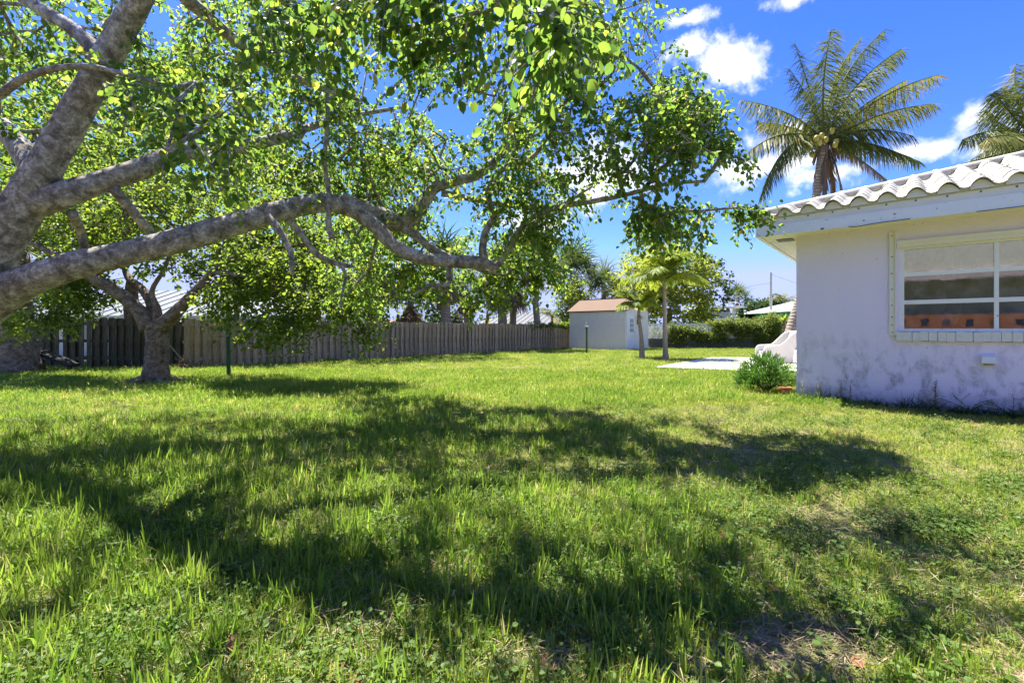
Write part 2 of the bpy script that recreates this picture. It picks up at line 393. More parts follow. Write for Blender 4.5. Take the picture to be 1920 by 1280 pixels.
# ------------------------------------------------------------------ house
HC = Vector((4.83, 7.70, 0)); HR = R(-40.7)
e1 = Vector((math.cos(HR), math.sin(HR), 0)); e2 = Vector((-math.sin(HR), math.cos(HR), 0))
OV = .49
house = thing('house', 'lilac stucco house with white barrel tile roof and stained wall', 'house', HC, HR)
def hp(name, m_, fn, parent=None, **k):
    b = MB(); fn(b); return b.build(name, m_, parent or house, world=False, **k)
WX0, WX1, WZ0, WZ1 = 1.33, 5.30, 1.12, 2.47
def fw(b):
    b.box((0, 0, -.2), (WX0, .2, 2.74)); b.box((WX1, 0, -.2), (7.5, .2, 2.74))
    b.box((WX0, 0, -.2), (WX1, .2, WZ0-.14)); b.box((WX0, 0, WZ1), (WX1, .2, 2.74))
    b.box((WX0, .1, WZ0-.14), (WX1, .2, WZ0))
front = hp('wall', 'stucco', fw)
hp('wall', 'stucco', lambda b: b.box((0.002, .2, -.2), (.2, 8, 2.74)))
hp('wall', 'stucco', lambda b: (b.box((7.3, .2, -.2), (7.498, 8, 2.74)), b.box((.2, 7.8, -.2), (7.3, 8, 2.74))))
# soffit, fascia and drip board
hp('soffit', 'soffit_paint', lambda b: (b.box((-OV+.03, -OV+.03, 2.735), (8, -.001, 2.765)), b.box((-OV+.03, 0, 2.735), (-.001, 8.4, 2.765))))
hp('soffit_vent', 'dark_metal', lambda b: [b.box((-.32, .10+.03*i, 2.722), (-.08, .122+.03*i, 2.734)) for i in range(9)])
hp('soffit_trim', 'cream_paint', lambda b: b.box((-.40, .0, 2.726), (-.385, 8.2, 2.737)))
def fas(b):
    b.box((-OV-.02, -OV-.02, 2.70), (8, -OV+.03, 2.875)); b.box((-OV-.02, -OV+.03, 2.70), (-OV+.03, 8.5, 2.875))
fascia = hp('fascia', 'white_paint', fas)
def dripb(b):
    b.box((-OV-.008, -OV-.008, 2.875), (8, -OV+.03, 3.03)); b.box((-OV-.008, -OV+.03, 2.875), (-OV+.03, 8.5, 3.03))
hp('eave_board', 'cream_paint', dripb)
for x, z, w, h in ((.42, 2.715, .07, .035), (.93, 2.765, .035, .022), (1.28, 2.80, .035, .025), (.48, 2.845, .06, .008), (2.6, 2.86, .2, .006)):
    b = MB(); pr = [(x+w*(.5*math.cos(a)*random.uniform(.6, 1.1)), z+h*.5*math.sin(a)*random.uniform(.5, 1.1)) for a in np.linspace(0, 2*math.pi, 11)[:-1]]
    k = len(pr); b.add([(p, -OV-.0225, q) for p, q in pr]+[(p, -OV-.019, q) for p, q in pr], [tuple(range(k)), tuple(range(2*k-1, k-1, -1))]+[(i, k+i, k+(i+1) % k, (i+1) % k) for i in range(k)])
    b.build('peeled_paint', 'peeled', fascia, world=False)
b = MB(); b.tube(catmull([(.75, -OV-.03, 2.70), (.85, -OV-.035, 2.685), (1.1, -OV-.03, 2.70), (1.45, -OV-.028, 2.705)], 4), .006, 5); b.build('loose_wire', 'dark_metal', house, world=False)
b = MB(); b.tube([(2.1, -OV-.026, 2.694), (3.2, -OV-.026, 2.694), (5, -OV-.026, 2.694)], .005, 5); b.build('loose_wire', 'dark_metal', house, world=False)
# roof deck (hip) under the tiles
SL = .333; ZD = 2.98; D0 = -OV-.03; RD = 4.3
def deck(b):
    x0, x1, y0, y1 = D0, 8.03, D0, 8.5
    zr = ZD+RD*SL; P = [(x0, y0, ZD), (x1, y0, ZD), (x1, y1, ZD), (x0, y1, ZD), (x0+RD, y0+RD, zr), (x1, y0+RD, zr), (x1, y1, ZD+.01), (x0+RD, y1-RD, zr)]
    b.add(P, [(0, 1, 5, 4), (0, 4, 7, 3), (4, 5, 2, 7), (3, 7, 2), (0, 3, 2, 1)])
roof = hp('roof', 'roof_tile', deck)
# S-shaped tiles, each its own piece
TP, TE, TL = .318, .36, .43
prof = []
for i in range(15):
    u = i/14
    if u < .62: z = .088*math.sin(math.pi*u/.62)**.8
    else: z = -.022*math.sin(math.pi*(u-.62)/.38)
    prof.append((u*TP*1.04, z))
V = []; Fc = []; K = len(prof)
for y, dz in ((0, 0), (TL*.5, 0), (TL, 0)):
    for x, z in prof: V.append((x, y, z+.016+dz))
for y in (0, TL):
    for x, z in prof: V.append((x, y, z))
for r_ in range(2):
    for i in range(K-1): Fc.append((r_*K+i, r_*K+i+1, (r_+1)*K+i+1, (r_+1)*K+i))
for i in range(K-1):
    Fc.append((3*K+i, 3*K+i+1, i+1, i)); Fc.append((3*K+i+1, 3*K+i, 4*K+i, 4*K+i+1))
tile_me = mesh('roof_tile', V, Fc, 'roof_tile')
tang = math.atan(SL)
for j in range(12):
    for i in range(-1, 16):
        x = D0+.02+i*TP; y = D0-.035+j*TE*math.cos(tang)
        if i < 0 and j > 0: continue
        if i < 0: continue
        if x+TP*.6 < D0+(j*TE*math.cos(tang)): continue
        o = bpy.data.objects.new('roof_tile', tile_me)
        o.location = (x+random.uniform(-.004, .004), y+random.uniform(-.008, .008), ZD+.055+(y-D0)*SL+random.uniform(0, .006))
        o.rotation_euler = (tang-.03+random.uniform(-.006, .006), random.uniform(-.01, .01), random.uniform(-.01, .01))
        link(o, roof, False)
b = MB()
n = 9; LC = .46
for y, r_ in ((0, .10), (LC, .085)):
    for q in range(n):
        a = math.pi*q/(n-1); b.V.append((r_*math.cos(a), y, r_*.8*math.sin(a)))
for y, r_ in ((0, .085), (LC, .07)):
    for q in range(n):
        a = math.pi*q/(n-1); b.V.append((r_*math.cos(a), y, r_*.8*math.sin(a)))
Fc = [(q, q+1, n+q+1, n+q) for q in range(n-1)]+[(2*n+q+1, 2*n+q, 3*n+q, 3*n+q+1) for q in range(n-1)]+[(q+1, q, 2*n+q, 2*n+q+1) for q in range(n-1)]
cap_me = mesh('hip_tile', b.V, Fc, 'roof_tile', True)
hl = math.hypot(math.sqrt(2), SL)
b = MB(); b.tube([(D0+q_, D0+q_, ZD+.06+q_*SL) for q_ in (0, RD*.5, RD)], .085, 10); b.build('hip_mortar', 'roof_tile', roof, world=False)
for i in range(15):
    o = bpy.data.objects.new('hip_tile', cap_me); s_ = i*.40/hl*1.0
    p0 = Vector((D0+s_, D0+s_, ZD+.085+s_*SL)); d = Vector((1, 1, SL)).normalized(); xx = Vector((1, -1, 0)).normalized(); zz = xx.cross(d)
    o.matrix_basis = Matrix.Translation(p0) @ Matrix((xx, d, zz)).transposed().to_4x4() @ Matrix.Rotation(.03, 4, 'X')
    link(o, roof, False)
cb = MB(); cpts = [(0, -.03)]+[(x, z) for x, z in prof[:10]]+[(prof[9][0], -.03)]; k = len(cpts)
cb.add([(x, 0, z) for x, z in cpts]+[(x, .03, z) for x, z in cpts], [tuple(range(k)), tuple(range(2*k-1, k-1, -1))]+[((i+1) % k, i, k+i, k+(i+1) % k) for i in range(k)])
clos_me = mesh('eave_closure', cb.V, cb.F, 'cream_paint')
for i in range(16):
    o = bpy.data.objects.new('eave_closure', clos_me); o.location = (D0+.02+i*TP, -OV-.03, ZD+.045); link(o, roof, False)
b = MB(); b.tube([(0, 0, 0), (0, -.012, 0)], .011, 7); screw_me = mesh('screw_hole', b.V, b.F, 'dark_metal')
for i in range(15):
    o = bpy.data.objects.new('screw_hole', screw_me); o.location = (D0+.02+TP*(i+.31), -OV-.003, 2.955); link(o, house, False)
# window
win = hp('window', 'white_paint', lambda b: (b.box((WX0, .02, WZ0), (WX0+.055, .099, WZ1-.09)), b.box((WX0+.055, .02, WZ0), (WX1, .099, WZ0+.045)), b.box((WX0+.055, .03, WZ1-.12), (WX1, .099, WZ1-.09))))
hp('head_channel', 'cream_paint', lambda b: (b.box((WX0-.03, -.035, WZ1-.09), (WX1+.1, .09, WZ1+.0)), b.box((WX0-.03, -.045, WZ1-.03), (WX1+.1, -.035, WZ1+.012))), win)
trk = hp('shutter_track', 'cream_paint', lambda b: (b.box((WX0-.115, -.03, 1.07), (WX0-.035, -.001, 2.62)), b.box((WX0-.05, -.05, 1.07), (WX0-.035, -.03, 2.62))), win)
for z in (1.11, 1.22, 1.34, 1.52, 1.76, 2.0, 2.25, 2.57):
    o = bpy.data.objects.new('bolt', screw_me); o.location = (WX0-.085, -.028, z); o.scale = (.8,)*3; link(o, house, False)
rows = [(WZ0+.045, 1.56), (1.56, 1.975), (1.975, WZ1-.12)]; PW = .955
for c in range(4):
    x0 = WX0+.055+c*PW
    hp('mullion', 'white_paint', lambda b: b.box((x0+PW-.022, .025, WZ0+.045), (x0+PW+.022, .095, WZ1-.12)), win)
    for r_, (z0, z1) in enumerate(rows):
        if r_ < 2: hp('glazing_bar', 'white_paint', lambda b: b.box((x0+(.022 if c else 0), .028, z1-.03), (x0+PW-.022, .092, z1+.03)), win)
        hp('pane', 'window_glass', lambda b: b.box((x0+(.022 if c else 0), .055, z0+(.022 if r_ else 0)), (x0+PW-.022, .060, z1-(.022 if r_ < 2 else 0))), win)
b = MB()
for i in range(44):
    x = WX0+.06+i*.09; b.add([(x, .30+.03*(i % 2), WZ0-.05), (x+.085, .33-.03*(i % 2), WZ0-.05), (x+.085, .33-.03*(i % 2), WZ1), (x, .30+.03*(i % 2), WZ1)], [(0, 1, 2, 3)])
b.build('curtain', 'curtain', house, world=False)
# painted brick sill
br = MB(); br.box((0, -.055, WZ0-.135), (.088, .095, WZ0-.002))
br_me = mesh('brick', br.V, br.F, 'brick_paint')
sill = hp('window_sill', 'brick_paint', lambda b: b.box((WX0-.03, -.04, WZ0-.125), (WX1, .098, WZ0-.012)))
for i in range(44):
    o = bpy.data.objects.new('brick', br_me); o.location = (WX0-.035+i*.091, random.uniform(-.006, .004), random.uniform(-.004, .003)); o.rotation_euler = (0, random.uniform(-.01, .01), random.uniform(-.02, .02)); link(o, sill, False)
def ventf(b):
    b.prism([(-.001, .685), (-.085, .685), (-.095, .70), (-.085, .775), (-.03, .81), (-.001, .81)], 2.19, 2.32)
vent = hp('dryer_vent', 'white_clean', ventf)
hp('vent_flap', 'dark_metal', lambda b: b.box((2.205, -.08, .672), (2.305, -.01, .684)), vent)

# neighbour's covered porch behind the viewer: seen only mirrored in the window
nh = thing('neighbour_house', 'cream and grey house with orange block screen mirrored in the window', 'house', tuple(HC-e2*12.6), HR)
def np_(name, m_, fn):
    b = MB(); fn(b); return b.build(name, m_, nh, world=False)
np_('wall', 'grey_panel', lambda b: [b.box((-6+.5*i, -.1-.04*(i % 2), 0), (-5.5+.5*i, .1, 3.1)) for i in range(30)])
np_('gable', 'cream_wall', lambda b: b.box((-6, -.2, 3.1), (9, 1.2, 4.3)))
np_('fascia', 'pink_trim', lambda b: b.box((-6, 1.2, 2.8), (9, 1.25, 3.1)))
scr = np_('screen_wall', 'orange_block', lambda b: b.box((-6, .5, 0), (9, .6, 1.25)))
bk = MB(); bk.box((0, .52, 1.25), (.36, .58, 1.5)); bk_me = mesh('block', bk.V, bk.F, 'orange_block')
for i in range(26):
    o = bpy.data.objects.new('block', bk_me); o.location = (-5.8+.56*i, 0, 0); link(o, scr, False)
np_('screen_cap', 'orange_block', lambda b: b.box((-6, .5, 1.5), (9, .6, 1.66)))

# ------------------------------------------------------------------ timber fence
board = {}
for h in range(8):
    b = MB(); w = .062+.003*(h % 4)+(.036 if h > 3 else 0); d_ = .018
    P = [(-w, 0), (w, 0), (w, 1.43), (w-.03, 1.48), (-w+.03, 1.48), (-w, 1.43)]; k = 6
    b.add([(x, 0, z) for x, z in P]+[(x, d_, z) for x, z in P], [tuple(range(k)), tuple(range(2*k-1, k-1, -1))]+[((i+1) % k, i, k+i, k+(i+1) % k) for i in range(k)])
    for wm in ('fence_wood', 'fence_shaded'): board[(wm, h)] = mesh('board', b.V, b.F, wm)
def fence(A, B, label, posts=(), sp=.235, hgt=1.0, wm='fence_wood'):
    A, B = Vector(A), Vector(B); L = (B-A).length; rz = math.atan2((B-A).y, (B-A).x)
    t = thing('timber_fence', label, 'fence', A, rz, None)
    for z in (.25, .78, 1.30):
        b = MB(); b.box((0, .0, (z-.045)*hgt), (L, .038, (z+.045)*hgt)); b.build('rail', wm, t, world=False)
    n = int(L/sp)
    for i in range(n):
        for side in (0, 1):
            if random.random() < .015: continue
            o = bpy.data.objects.new('board', board[(wm, random.randrange(4)+4*side)])
            o.location = ((i+.5+.5*side)*sp+random.uniform(-.012, .012), -.0205 if side == 0 else .041, random.uniform(-.03, .012)+.0)
            o.rotation_euler = (0, random.gauss(0, .006), 0); o.scale = (1, 1, hgt)
            link(o, t, False)
    for x in list(np.arange(.1, L, 2.4))+[L-.02]:
        b = MB(); b.box((x-.045, .06, -.1), (x+.045, .15, 1.40*hgt)); b.build('post', wm, t, world=False)
    for x in posts:
        b = MB(); b.box((x-.05, -.115, -.1), (x+.05, -.024, 1.46*hgt)); b.build('post', 'fence_post', t, world=False)
    return t
FA, FB = Vector((-9.95, 13.7, 0)), Vector((3.62, 27.9, 0))
fence(FA, FB, 'long weathered grey shadowbox board fence running along the lawn to the shed', posts=(7.15, 11.35, 13.1))
fence((-18.5, 14.0, 0), (-9.85, 14.15, 0), 'board fence with painted-in tree shade behind the forked tree and leaning plank', sp=.25, hgt=1.03, wm='fence_shaded')

# ------------------------------------------------------------------ shed
SK = Vector((6.35, 25.1, 0)); shed = thing('shed', 'small white clapboard shed with brown shingle roof and narrow door', 'shed', SK, HR)
SLn, SWd, SH = 3.75, 2.77, 2.22            # long side runs towards -x local, door end runs towards +y local
def sp_(name, m_, fn, parent=None):
    b = MB(); fn(b); return b.build(name, m_, parent or shed, world=False)
sw = sp_('wall', 'siding', lambda b: (b.box((-SLn, .02, 0), (-.02, SWd, SH)),))
nb = 17; bh = SH/nb
for i in range(nb):
    z = i*bh
    sp_('siding_board', 'siding', lambda b: b.prism([(.018, z), (-.05, z), (-.05, z+.012), (-.004, z+bh-.002), (.018, z+bh-.002)], -SLn+.06, -.08), sw)
    M = Matrix.Rotation(R(90), 4, 'Z')
    segs = ((.02+1.02, SWd-.06),) if z < 2.0 else ((.1, SWd-.06),)
    for s0, s1 in segs: sp_('siding_board', 'siding', lambda b: b.prism([(.04, z), (-.03, z), (-.03, z+.012), (.016, z+bh-.002), (.04, z+bh-.002)], s0, s1, M), sw)
for i in range(6):
    z = SH+i*.115; hw = (SWd/2)*(1-(i*.115)/.72)
    sp_('siding_board', 'siding', lambda b: b.prism([(.03, z), (-.002, z), (-.002, z+.01), (.012, z+.112), (.03, z+.112)], SWd/2-hw+.05, SWd/2+hw-.05, Matrix.Rotation(R(90), 4, 'Z')), sw)
sp_('corner_trim', 'white_clean', lambda b: (b.box((-.08, -.058, 0), (.045, .02, SH)), b.box((-.02, .02, 0), (.045, .12, SH))))
sp_('corner_trim', 'white_clean', lambda b: b.box((-SLn, -.03, 0), (-SLn+.06, .02, SH)))
sp_('corner_trim', 'white_clean', lambda b: b.box((-.02, SWd-.08, 0), (.02, SWd, SH)))
dr = sp_('door', 'white_clean', lambda b: (b.box((-.02, .16, .04), (.015, .96, 1.98)), b.box((.015, .3, .15), (.022, .5, .85)), b.box((.015, .62, .15), (.022, .82, .85))))
sp_('door_frame', 'white_clean', lambda b: (b.box((-.02, .12, 0), (.035, .16, 2.06)), b.box((-.02, .96, 0), (.035, 1.0, 2.06)), b.box((-.02, .16, 1.98), (.035, .96, 2.06))))
for y in (.36, .52, .68):
    for z in (1.02, 1.28, 1.54):
        sp_('door_pane', 'boat_glass', lambda b: b.box((.016, y, z), (.024, y+.12, z+.22)), dr)
sp_('handle', 'dark_metal', lambda b: b.tube([(.02, .9, 1.0), (.07, .9, 1.0), (.07, .84, 1.0)], .014, 6), dr)
sp_('lamp', 'dark_metal', lambda b: b.box((.0, 1.25, 1.45), (.12, 1.4, 1.75)))
def sroof(b):
    o = .12; r = .74; th = .06
    for s_ in (-1, 1):
        y0 = SWd/2+s_*(SWd/2+o); z0 = SH-.03; z1 = SH+r
        P = [(-SLn-o, y0, z0), (.15, y0, z0), (.15, SWd/2, z1), (-SLn-o, SWd/2, z1)]
        b.add(P+[(x, y, z+th) for x, y, z in P], [(0, 1, 2, 3), (7, 6, 5, 4), (0, 4, 5, 1), (1, 5, 6, 2), (3, 2, 6, 7), (0, 3, 7, 4)])
    b.box((-SLn-o, SWd/2-.08, SH+r+.03), (.15, SWd/2+.08, SH+r+.075))
sp_('roof', 'shingle', sroof)

# ------------------------------------------------------------------ lattice fence, hedge
LA, LB = Vector((8.3, 27.6, 0)), Vector((19.5, 28.4, 0)); LD = (LB-LA).normalized(); LL = (LB-LA).length; LR = math.atan2(LD.y, LD.x)
lf = thing('lattice_fence', 'white diagonal lattice fence on a low block wall beside the shed', 'fence', LA, LR)
b = MB(); b.box((0, 0, -.1), (LL, .15, .60)); b.build('block_wall', 'block_wall', lf, world=False)
npan = 6; pw = LL/npan
for p in range(npan):
    b = MB(); x0 = p*pw; z0, z1 = .62, 1.46
    for sgn in (1, -1):
        u = -1.0
        while u < pw:
            a0, a1 = (u, z0), (u+(z1-z0), z1)
            if sgn < 0: a0, a1 = (u, z1), (u+(z1-z0), z0)
            (xa, za), (xb, zb) = a0, a1
            if xa < 0: za += (0-xa)*(zb-za)/(xb-xa); xa = 0
            if xb > pw: zb = za+(pw-xa)*(zb-za)/(xb-xa); xb = pw
            if xb-xa > .02:
                dz = .022; y = .05+.01*sgn
                b.add([(x0+xa, y, za-dz), (x0+xb, y, zb-dz), (x0+xb, y, zb+dz), (x0+xa, y, za+dz), (x0+xa, y+.008, za-dz), (x0+xb, y+.008, zb-dz), (x0+xb, y+.008, zb+dz), (x0+xa, y+.008, za+dz)],
                      [(0, 1, 2, 3), (7, 6, 5, 4), (0, 4, 5, 1), (3, 2, 6, 7)])
            u += .14
    pan = b.build('lattice_panel', 'white_clean', lf, world=False)
    b = MB(); b.box((x0-.03, .02, .6), (x0+.03, .09, 1.5)); b.build('post', 'white_clean', lf, world=False)
b = MB(); b.box((0, .02, 1.46), (LL, .09, 1.52)); b.build('top_rail', 'white_clean', lf, world=False)

# ------------------------------------------------------------------ foliage tools
LT6 = np.array([(0, 0, 0), (.42, .30, .10), (.36, .68, .08), (0, 1, -.06), (-.36, .68, .08), (-.42, .30, .10)])
LF6 = np.array([(0, 1, 2, 3), (0, 3, 4, 5)])
LT4 = np.array([(0, 0, 0), (.45, .45, .1), (0, 1, 0), (-.45, .45, .1)]); LF4 = np.array([(0, 1, 2, 3)])
def leafmesh(base, d, nrm, L, wr, T=LT6, TF=LF6):
    d = unit(d); w = unit(np.cross(d, nrm)); n = np.cross(w, d); L = np.asarray(L)[:, None, None]
    V = base[:, None, :]+(w[:, None, :]*T[None, :, 0:1]*wr+d[:, None, :]*T[None, :, 1:2]+n[:, None, :]*T[None, :, 2:3])*L
    M, K = len(base), len(T)
    Fc = (TF[None]+np.arange(M)[:, None, None]*K).reshape(-1, TF.shape[1])
    r = np.repeat(rng.random(M), len(TF))
    return V.reshape(-1, 3), Fc, r
def spray(C, per, span, L, droop, axes=None, jit=.17):
    """leaf positions and directions: each cluster is a short twig with leaflets on both sides"""
    n = len(C); ax = axes if axes is not None else unit(rng.normal(size=(n, 3))*np.array([1, 1, .45]))
    ax = np.repeat(ax, per, 0); C = np.repeat(C, per, 0); m = n*per
    t = rng.random((m, 1))-.35; span = span*rng.uniform(.7, 1.3, (m, 1))
    side = unit(np.cross(ax, np.array([0, 0, 1.])+rng.normal(size=(m, 3))*.5))*rng.choice([-1, 1], (m, 1))
    base = C+ax*t*span+rng.normal(size=(m, 3))*span*jit
    base[:, 2] -= (t[:, 0].clip(0))**2*span[:, 0]*.5
    d = unit(ax*.5+side*.9+np.array([0, 0, -1.])*droop+rng.normal(size=(m, 3))*.35)
    nr = unit(np.array([0, 0, 1.])+rng.normal(size=(m, 3))*.7)
    return base, d, nr, L*rng.uniform(.65, 1.25, m)
def proj(P):
    P = np.asarray(P); Y = np.maximum(P[:, 1], .01)
    return CX+P[:, 0]/Y*F, HY-(P[:, 2]-CH)/Y*F
def n3(p, s): return mnoise.noise(Vector(p)*s)
def volume(spec, clump=1.1, thr=-.12):
    out = []
    for px, py, Y, rx, ry, rY, n in spec:
        k = 0; tries = 0
        while k < n and tries < n*12:
            tries += 1
            v = rng.normal(size=3); v = v/np.linalg.norm(v)*rng.random()**.4
            y = Y+v[2]*rY
            if y < 1.6: continue
            s_ = Y/y if False else 1
            P = at(px+v[0]*rx, py+v[1]*ry, y)
            if n3(P, clump) < thr: continue
            out.append(P); k += 1
    return np.array(out)
class Tree:
    def __init__(s): s.nodes = []; s.rad = []; s.limbs = []; s.paths = []
    def limb(s, pts, sub=4, n=12, rough=.07):
        Q = [(*at(px, py, Y), r) for px, py, Y, r in pts]
        C = catmull(Q, sub); s.limbs.append((C, n, rough))
        for c in C: s.nodes.append(c[:3])
        return C
    def limb3(s, pts, sub=4, n=12, rough=.07):
        C = catmull(pts, sub); s.limbs.append((C, n, rough))
        for c in C: s.nodes.append(c[:3])
    def grow(s, clusters, seg=.28, tw=.0032, skip=0):
        NP = np.array(s.nodes[skip:]); base_n = len(NP); par = [-1]*base_n; w = [0.]*base_n; pos = list(NP)
        d0 = np.array([np.min(np.sum((NP-c)**2, 1)) for c in clusters]); order = np.argsort(d0)
        buf = np.zeros((base_n+len(clusters)*40, 3)); buf[:base_n] = NP; cnt = base_n; axes = np.zeros((len(clusters), 3)); tips = {}
        segs = []
        for ci in order:
            c = clusters[ci]; dd = np.sum((buf[:cnt]-c)**2*np.array([1, 1, .8]), 1); j = int(np.argmin(dd)); p = buf[j].copy(); v = c-p; L = np.linalg.norm(v)
            k = max(1, min(30, int(L/seg))); prev = j; lat = np.cross(unit(v[None])[0], rng.normal(size=3))*L*.16; chain = [j]
            for q in range(1, k+1):
                t = q/k; x = p+v*t+lat*math.sin(math.pi*t)+rng.normal(size=3)*.03*(q < k)
                x[2] += .10*L*math.sin(math.pi*t)
                buf[cnt] = x; par.append(prev); w.append(0.); prev = cnt; chain.append(cnt); cnt += 1
            w[prev] += 1; segs.append(chain); axes[ci] = unit((buf[chain[-1]]-buf[chain[-2]])[None])[0]
        for i in range(cnt-1, base_n-1, -1):
            if par[i] >= 0: w[par[i]] += w[i]
        for ch in segs:
            r = [min(.03, tw*math.sqrt(max(1, w[i]))*1.15) if i >= base_n else min(.032, tw*math.sqrt(max(1, w[ch[1]]))*1.2) for i in ch]
            s.paths.append(([buf[i] for i in ch], r))
        return axes
    def wood(s, lm):
        m = MB()
        for C, n, rough in s.limbs: m.tube([c[:3] for c in C], [c[3] for c in C], n, True, rough)
        return m
    def twigs(s):
        m = MB()
        for P, r in s.paths: m.tube(P, r, 5 if r[0] > .012 else 4, False)
        return m

# ------------------------------------------------------------------ big overhanging tree
T = Tree()
b0 = (-6.55, 4.35)
T.limb3([(b0[0], b0[1], -.15, .62), (b0[0]+.05, b0[1]+.02, .15, .48), (b0[0]+.15, b0[1]+.08, .6, .40), (-6.05, 4.5, 1.05, .37), (*at(-95, 610, 4.6), .32), (*at(-50, 540, 4.6), .25)], 4, 20, .10)
T.limb([(-80, 610, 4.6, .29), (-20, 480, 4.6, .225), (34, 400, 4.6, .18), (88, 305, 4.6, .145), (144, 208, 4.6, .135), (200, 108, 4.5, .12), (238, 40, 4.4, .11), (265, -15, 4.3, .105), (305, -120, 4.2, .11), (380, -260, 4.1, .10), (500, -420, 4.0, .06)], 5, 18)
T.limb([(-70, 588, 4.6, .26), (-5, 556, 4.6, .20), (60, 524, 4.6, .15), (150, 495, 4.7, .135), (250, 472, 4.9, .13), (350, 447, 5.1, .135), (450, 417, 5.4, .132), (540, 392, 5.7, .126), (610, 380, 5.9, .12), (665, 394, 6.0, .11), (700, 420, 6.0, .10), (740, 460, 5.95, .095), (785, 482, 5.9, .09), (845, 490, 5.9, .085), (905, 493, 5.9, .08), (930, 503, 5.88, .05)], 5, 16)
T.limb([(640, 376, 5.95, .10), (700, 398, 6.1, .115), (752, 416, 6.2, .115), (790, 385, 6.2, .088), (815, 352, 6.2, .078), (850, 341, 6.2, .072), (900, 325, 6.2, .066), (940, 288, 6.2, .052), (962, 248, 6.2, .04), (980, 205, 6.1, .028), (1010, 150, 6.0, .018)], 5, 12)
T.limb([(45, 392, 4.6, .13), (110, 368, 4.65, .13), (180, 345, 4.8, .12), (260, 318, 5.0, .11), (340, 288, 5.3, .105), (420, 280, 5.7, .09), (500, 265, 6.1, .075), (560, 245, 6.5, .062), (640, 222, 7, .045), (760, 200, 7.4, .025)], 5, 12)
T.limb([(80, 345, 4.65, .12), (38, 277, 4.9, .11), (0, 235, 5.1, .1), (-60, 170, 5.4, .08), (-160, 60, 5.8, .05)], 4, 10)
T.limb([(750, 422, 6.2, .075), (775, 438, 6.2, .062), (805, 462, 6.3, .052), (835, 478, 6.4, .042), (890, 502, 6.6, .03), (960, 520, 6.9, .016)], 4, 8)
T.limb([(908, 490, 5.88, .06), (905, 465, 5.85, .05), (911, 432, 5.85, .046), (926, 405, 5.85, .043), (916, 372, 5.85, .04), (921, 342, 5.85, .038), (950, 312, 5.85, .036), (990, 300, 5.8, .032), (1018, 272, 5.75, .024), (1045, 225, 5.6, .015)], 4, 8)
T.limb([(928, 502, 5.88, .045), (945, 482, 5.85, .042), (974, 432, 5.8, .038), (1008, 402, 5.75, .034), (1060, 386, 5.65, .034), (1120, 376, 5.5, .031), (1185, 362, 5.4, .028), (1250, 345, 5.3, .024), (1320, 340, 5.2, .018)], 4, 8)
T.limb([(828, 362, 6.2, .05), (885, 373, 6.25, .042), (960, 386, 6.3, .036), (1040, 388, 6.4, .026), (1110, 350, 6.4, .016)], 4, 8)
T.limb([(300, -120, 4.2, .10), (335, -20, 4.6, .075), (400, 40, 5, .066), (460, 90, 5.4, .06), (520, 125, 5.8, .05), (590, 162, 6.2, .04), (680, 190, 6.5, .02)], 4, 9)
T.limb([(-120, 240, 4.4, .05), (-20, 190, 4.3, .04), (60, 140, 4.2, .032), (150, 124, 4.15, .026), (230, 138, 4.1, .02), (330, 165, 4.0, .01)], 4, 7)
T.limb([(190, 110, 4.5, .09), (150, 65, 4.5, .07), (90, 25, 4.5, .06), (30, -10, 4.5, .05), (-60, -60, 4.5, .03)], 4, 8)
T.limb([(500, 400, 5.5, .05), (525, 435, 5.4, .04), (545, 475, 5.35, .034), (548, 515, 5.3, .02)], 4, 7)
T.limb([(535, 405, 5.7, .05), (565, 440, 5.8, .045), (595, 478, 5.9, .04), (640, 497, 6.0, .032), (665, 500, 6.05, .02)], 4, 7)
T.limb([(640, 497, 6.0, .028), (648, 520, 6, .022), (640, 560, 6, .016), (642, 590, 6, .008)], 4, 6)
T.limb([(838, 492, 5.9, .04), (843, 520, 5.9, .034), (838, 533, 5.9, .03), (805, 537, 5.9, .024), (770, 555, 5.9, .012)], 4, 7)
T.limb([(210, 350, 4.85, .06), (260, 410, 5.1, .05), (285, 440, 5.3, .045)], 4, 8)
T.limb([(135, 400, 4.7, .05), (150, 430, 5, .045), (160, 470, 5.1, .04)], 4, 8)
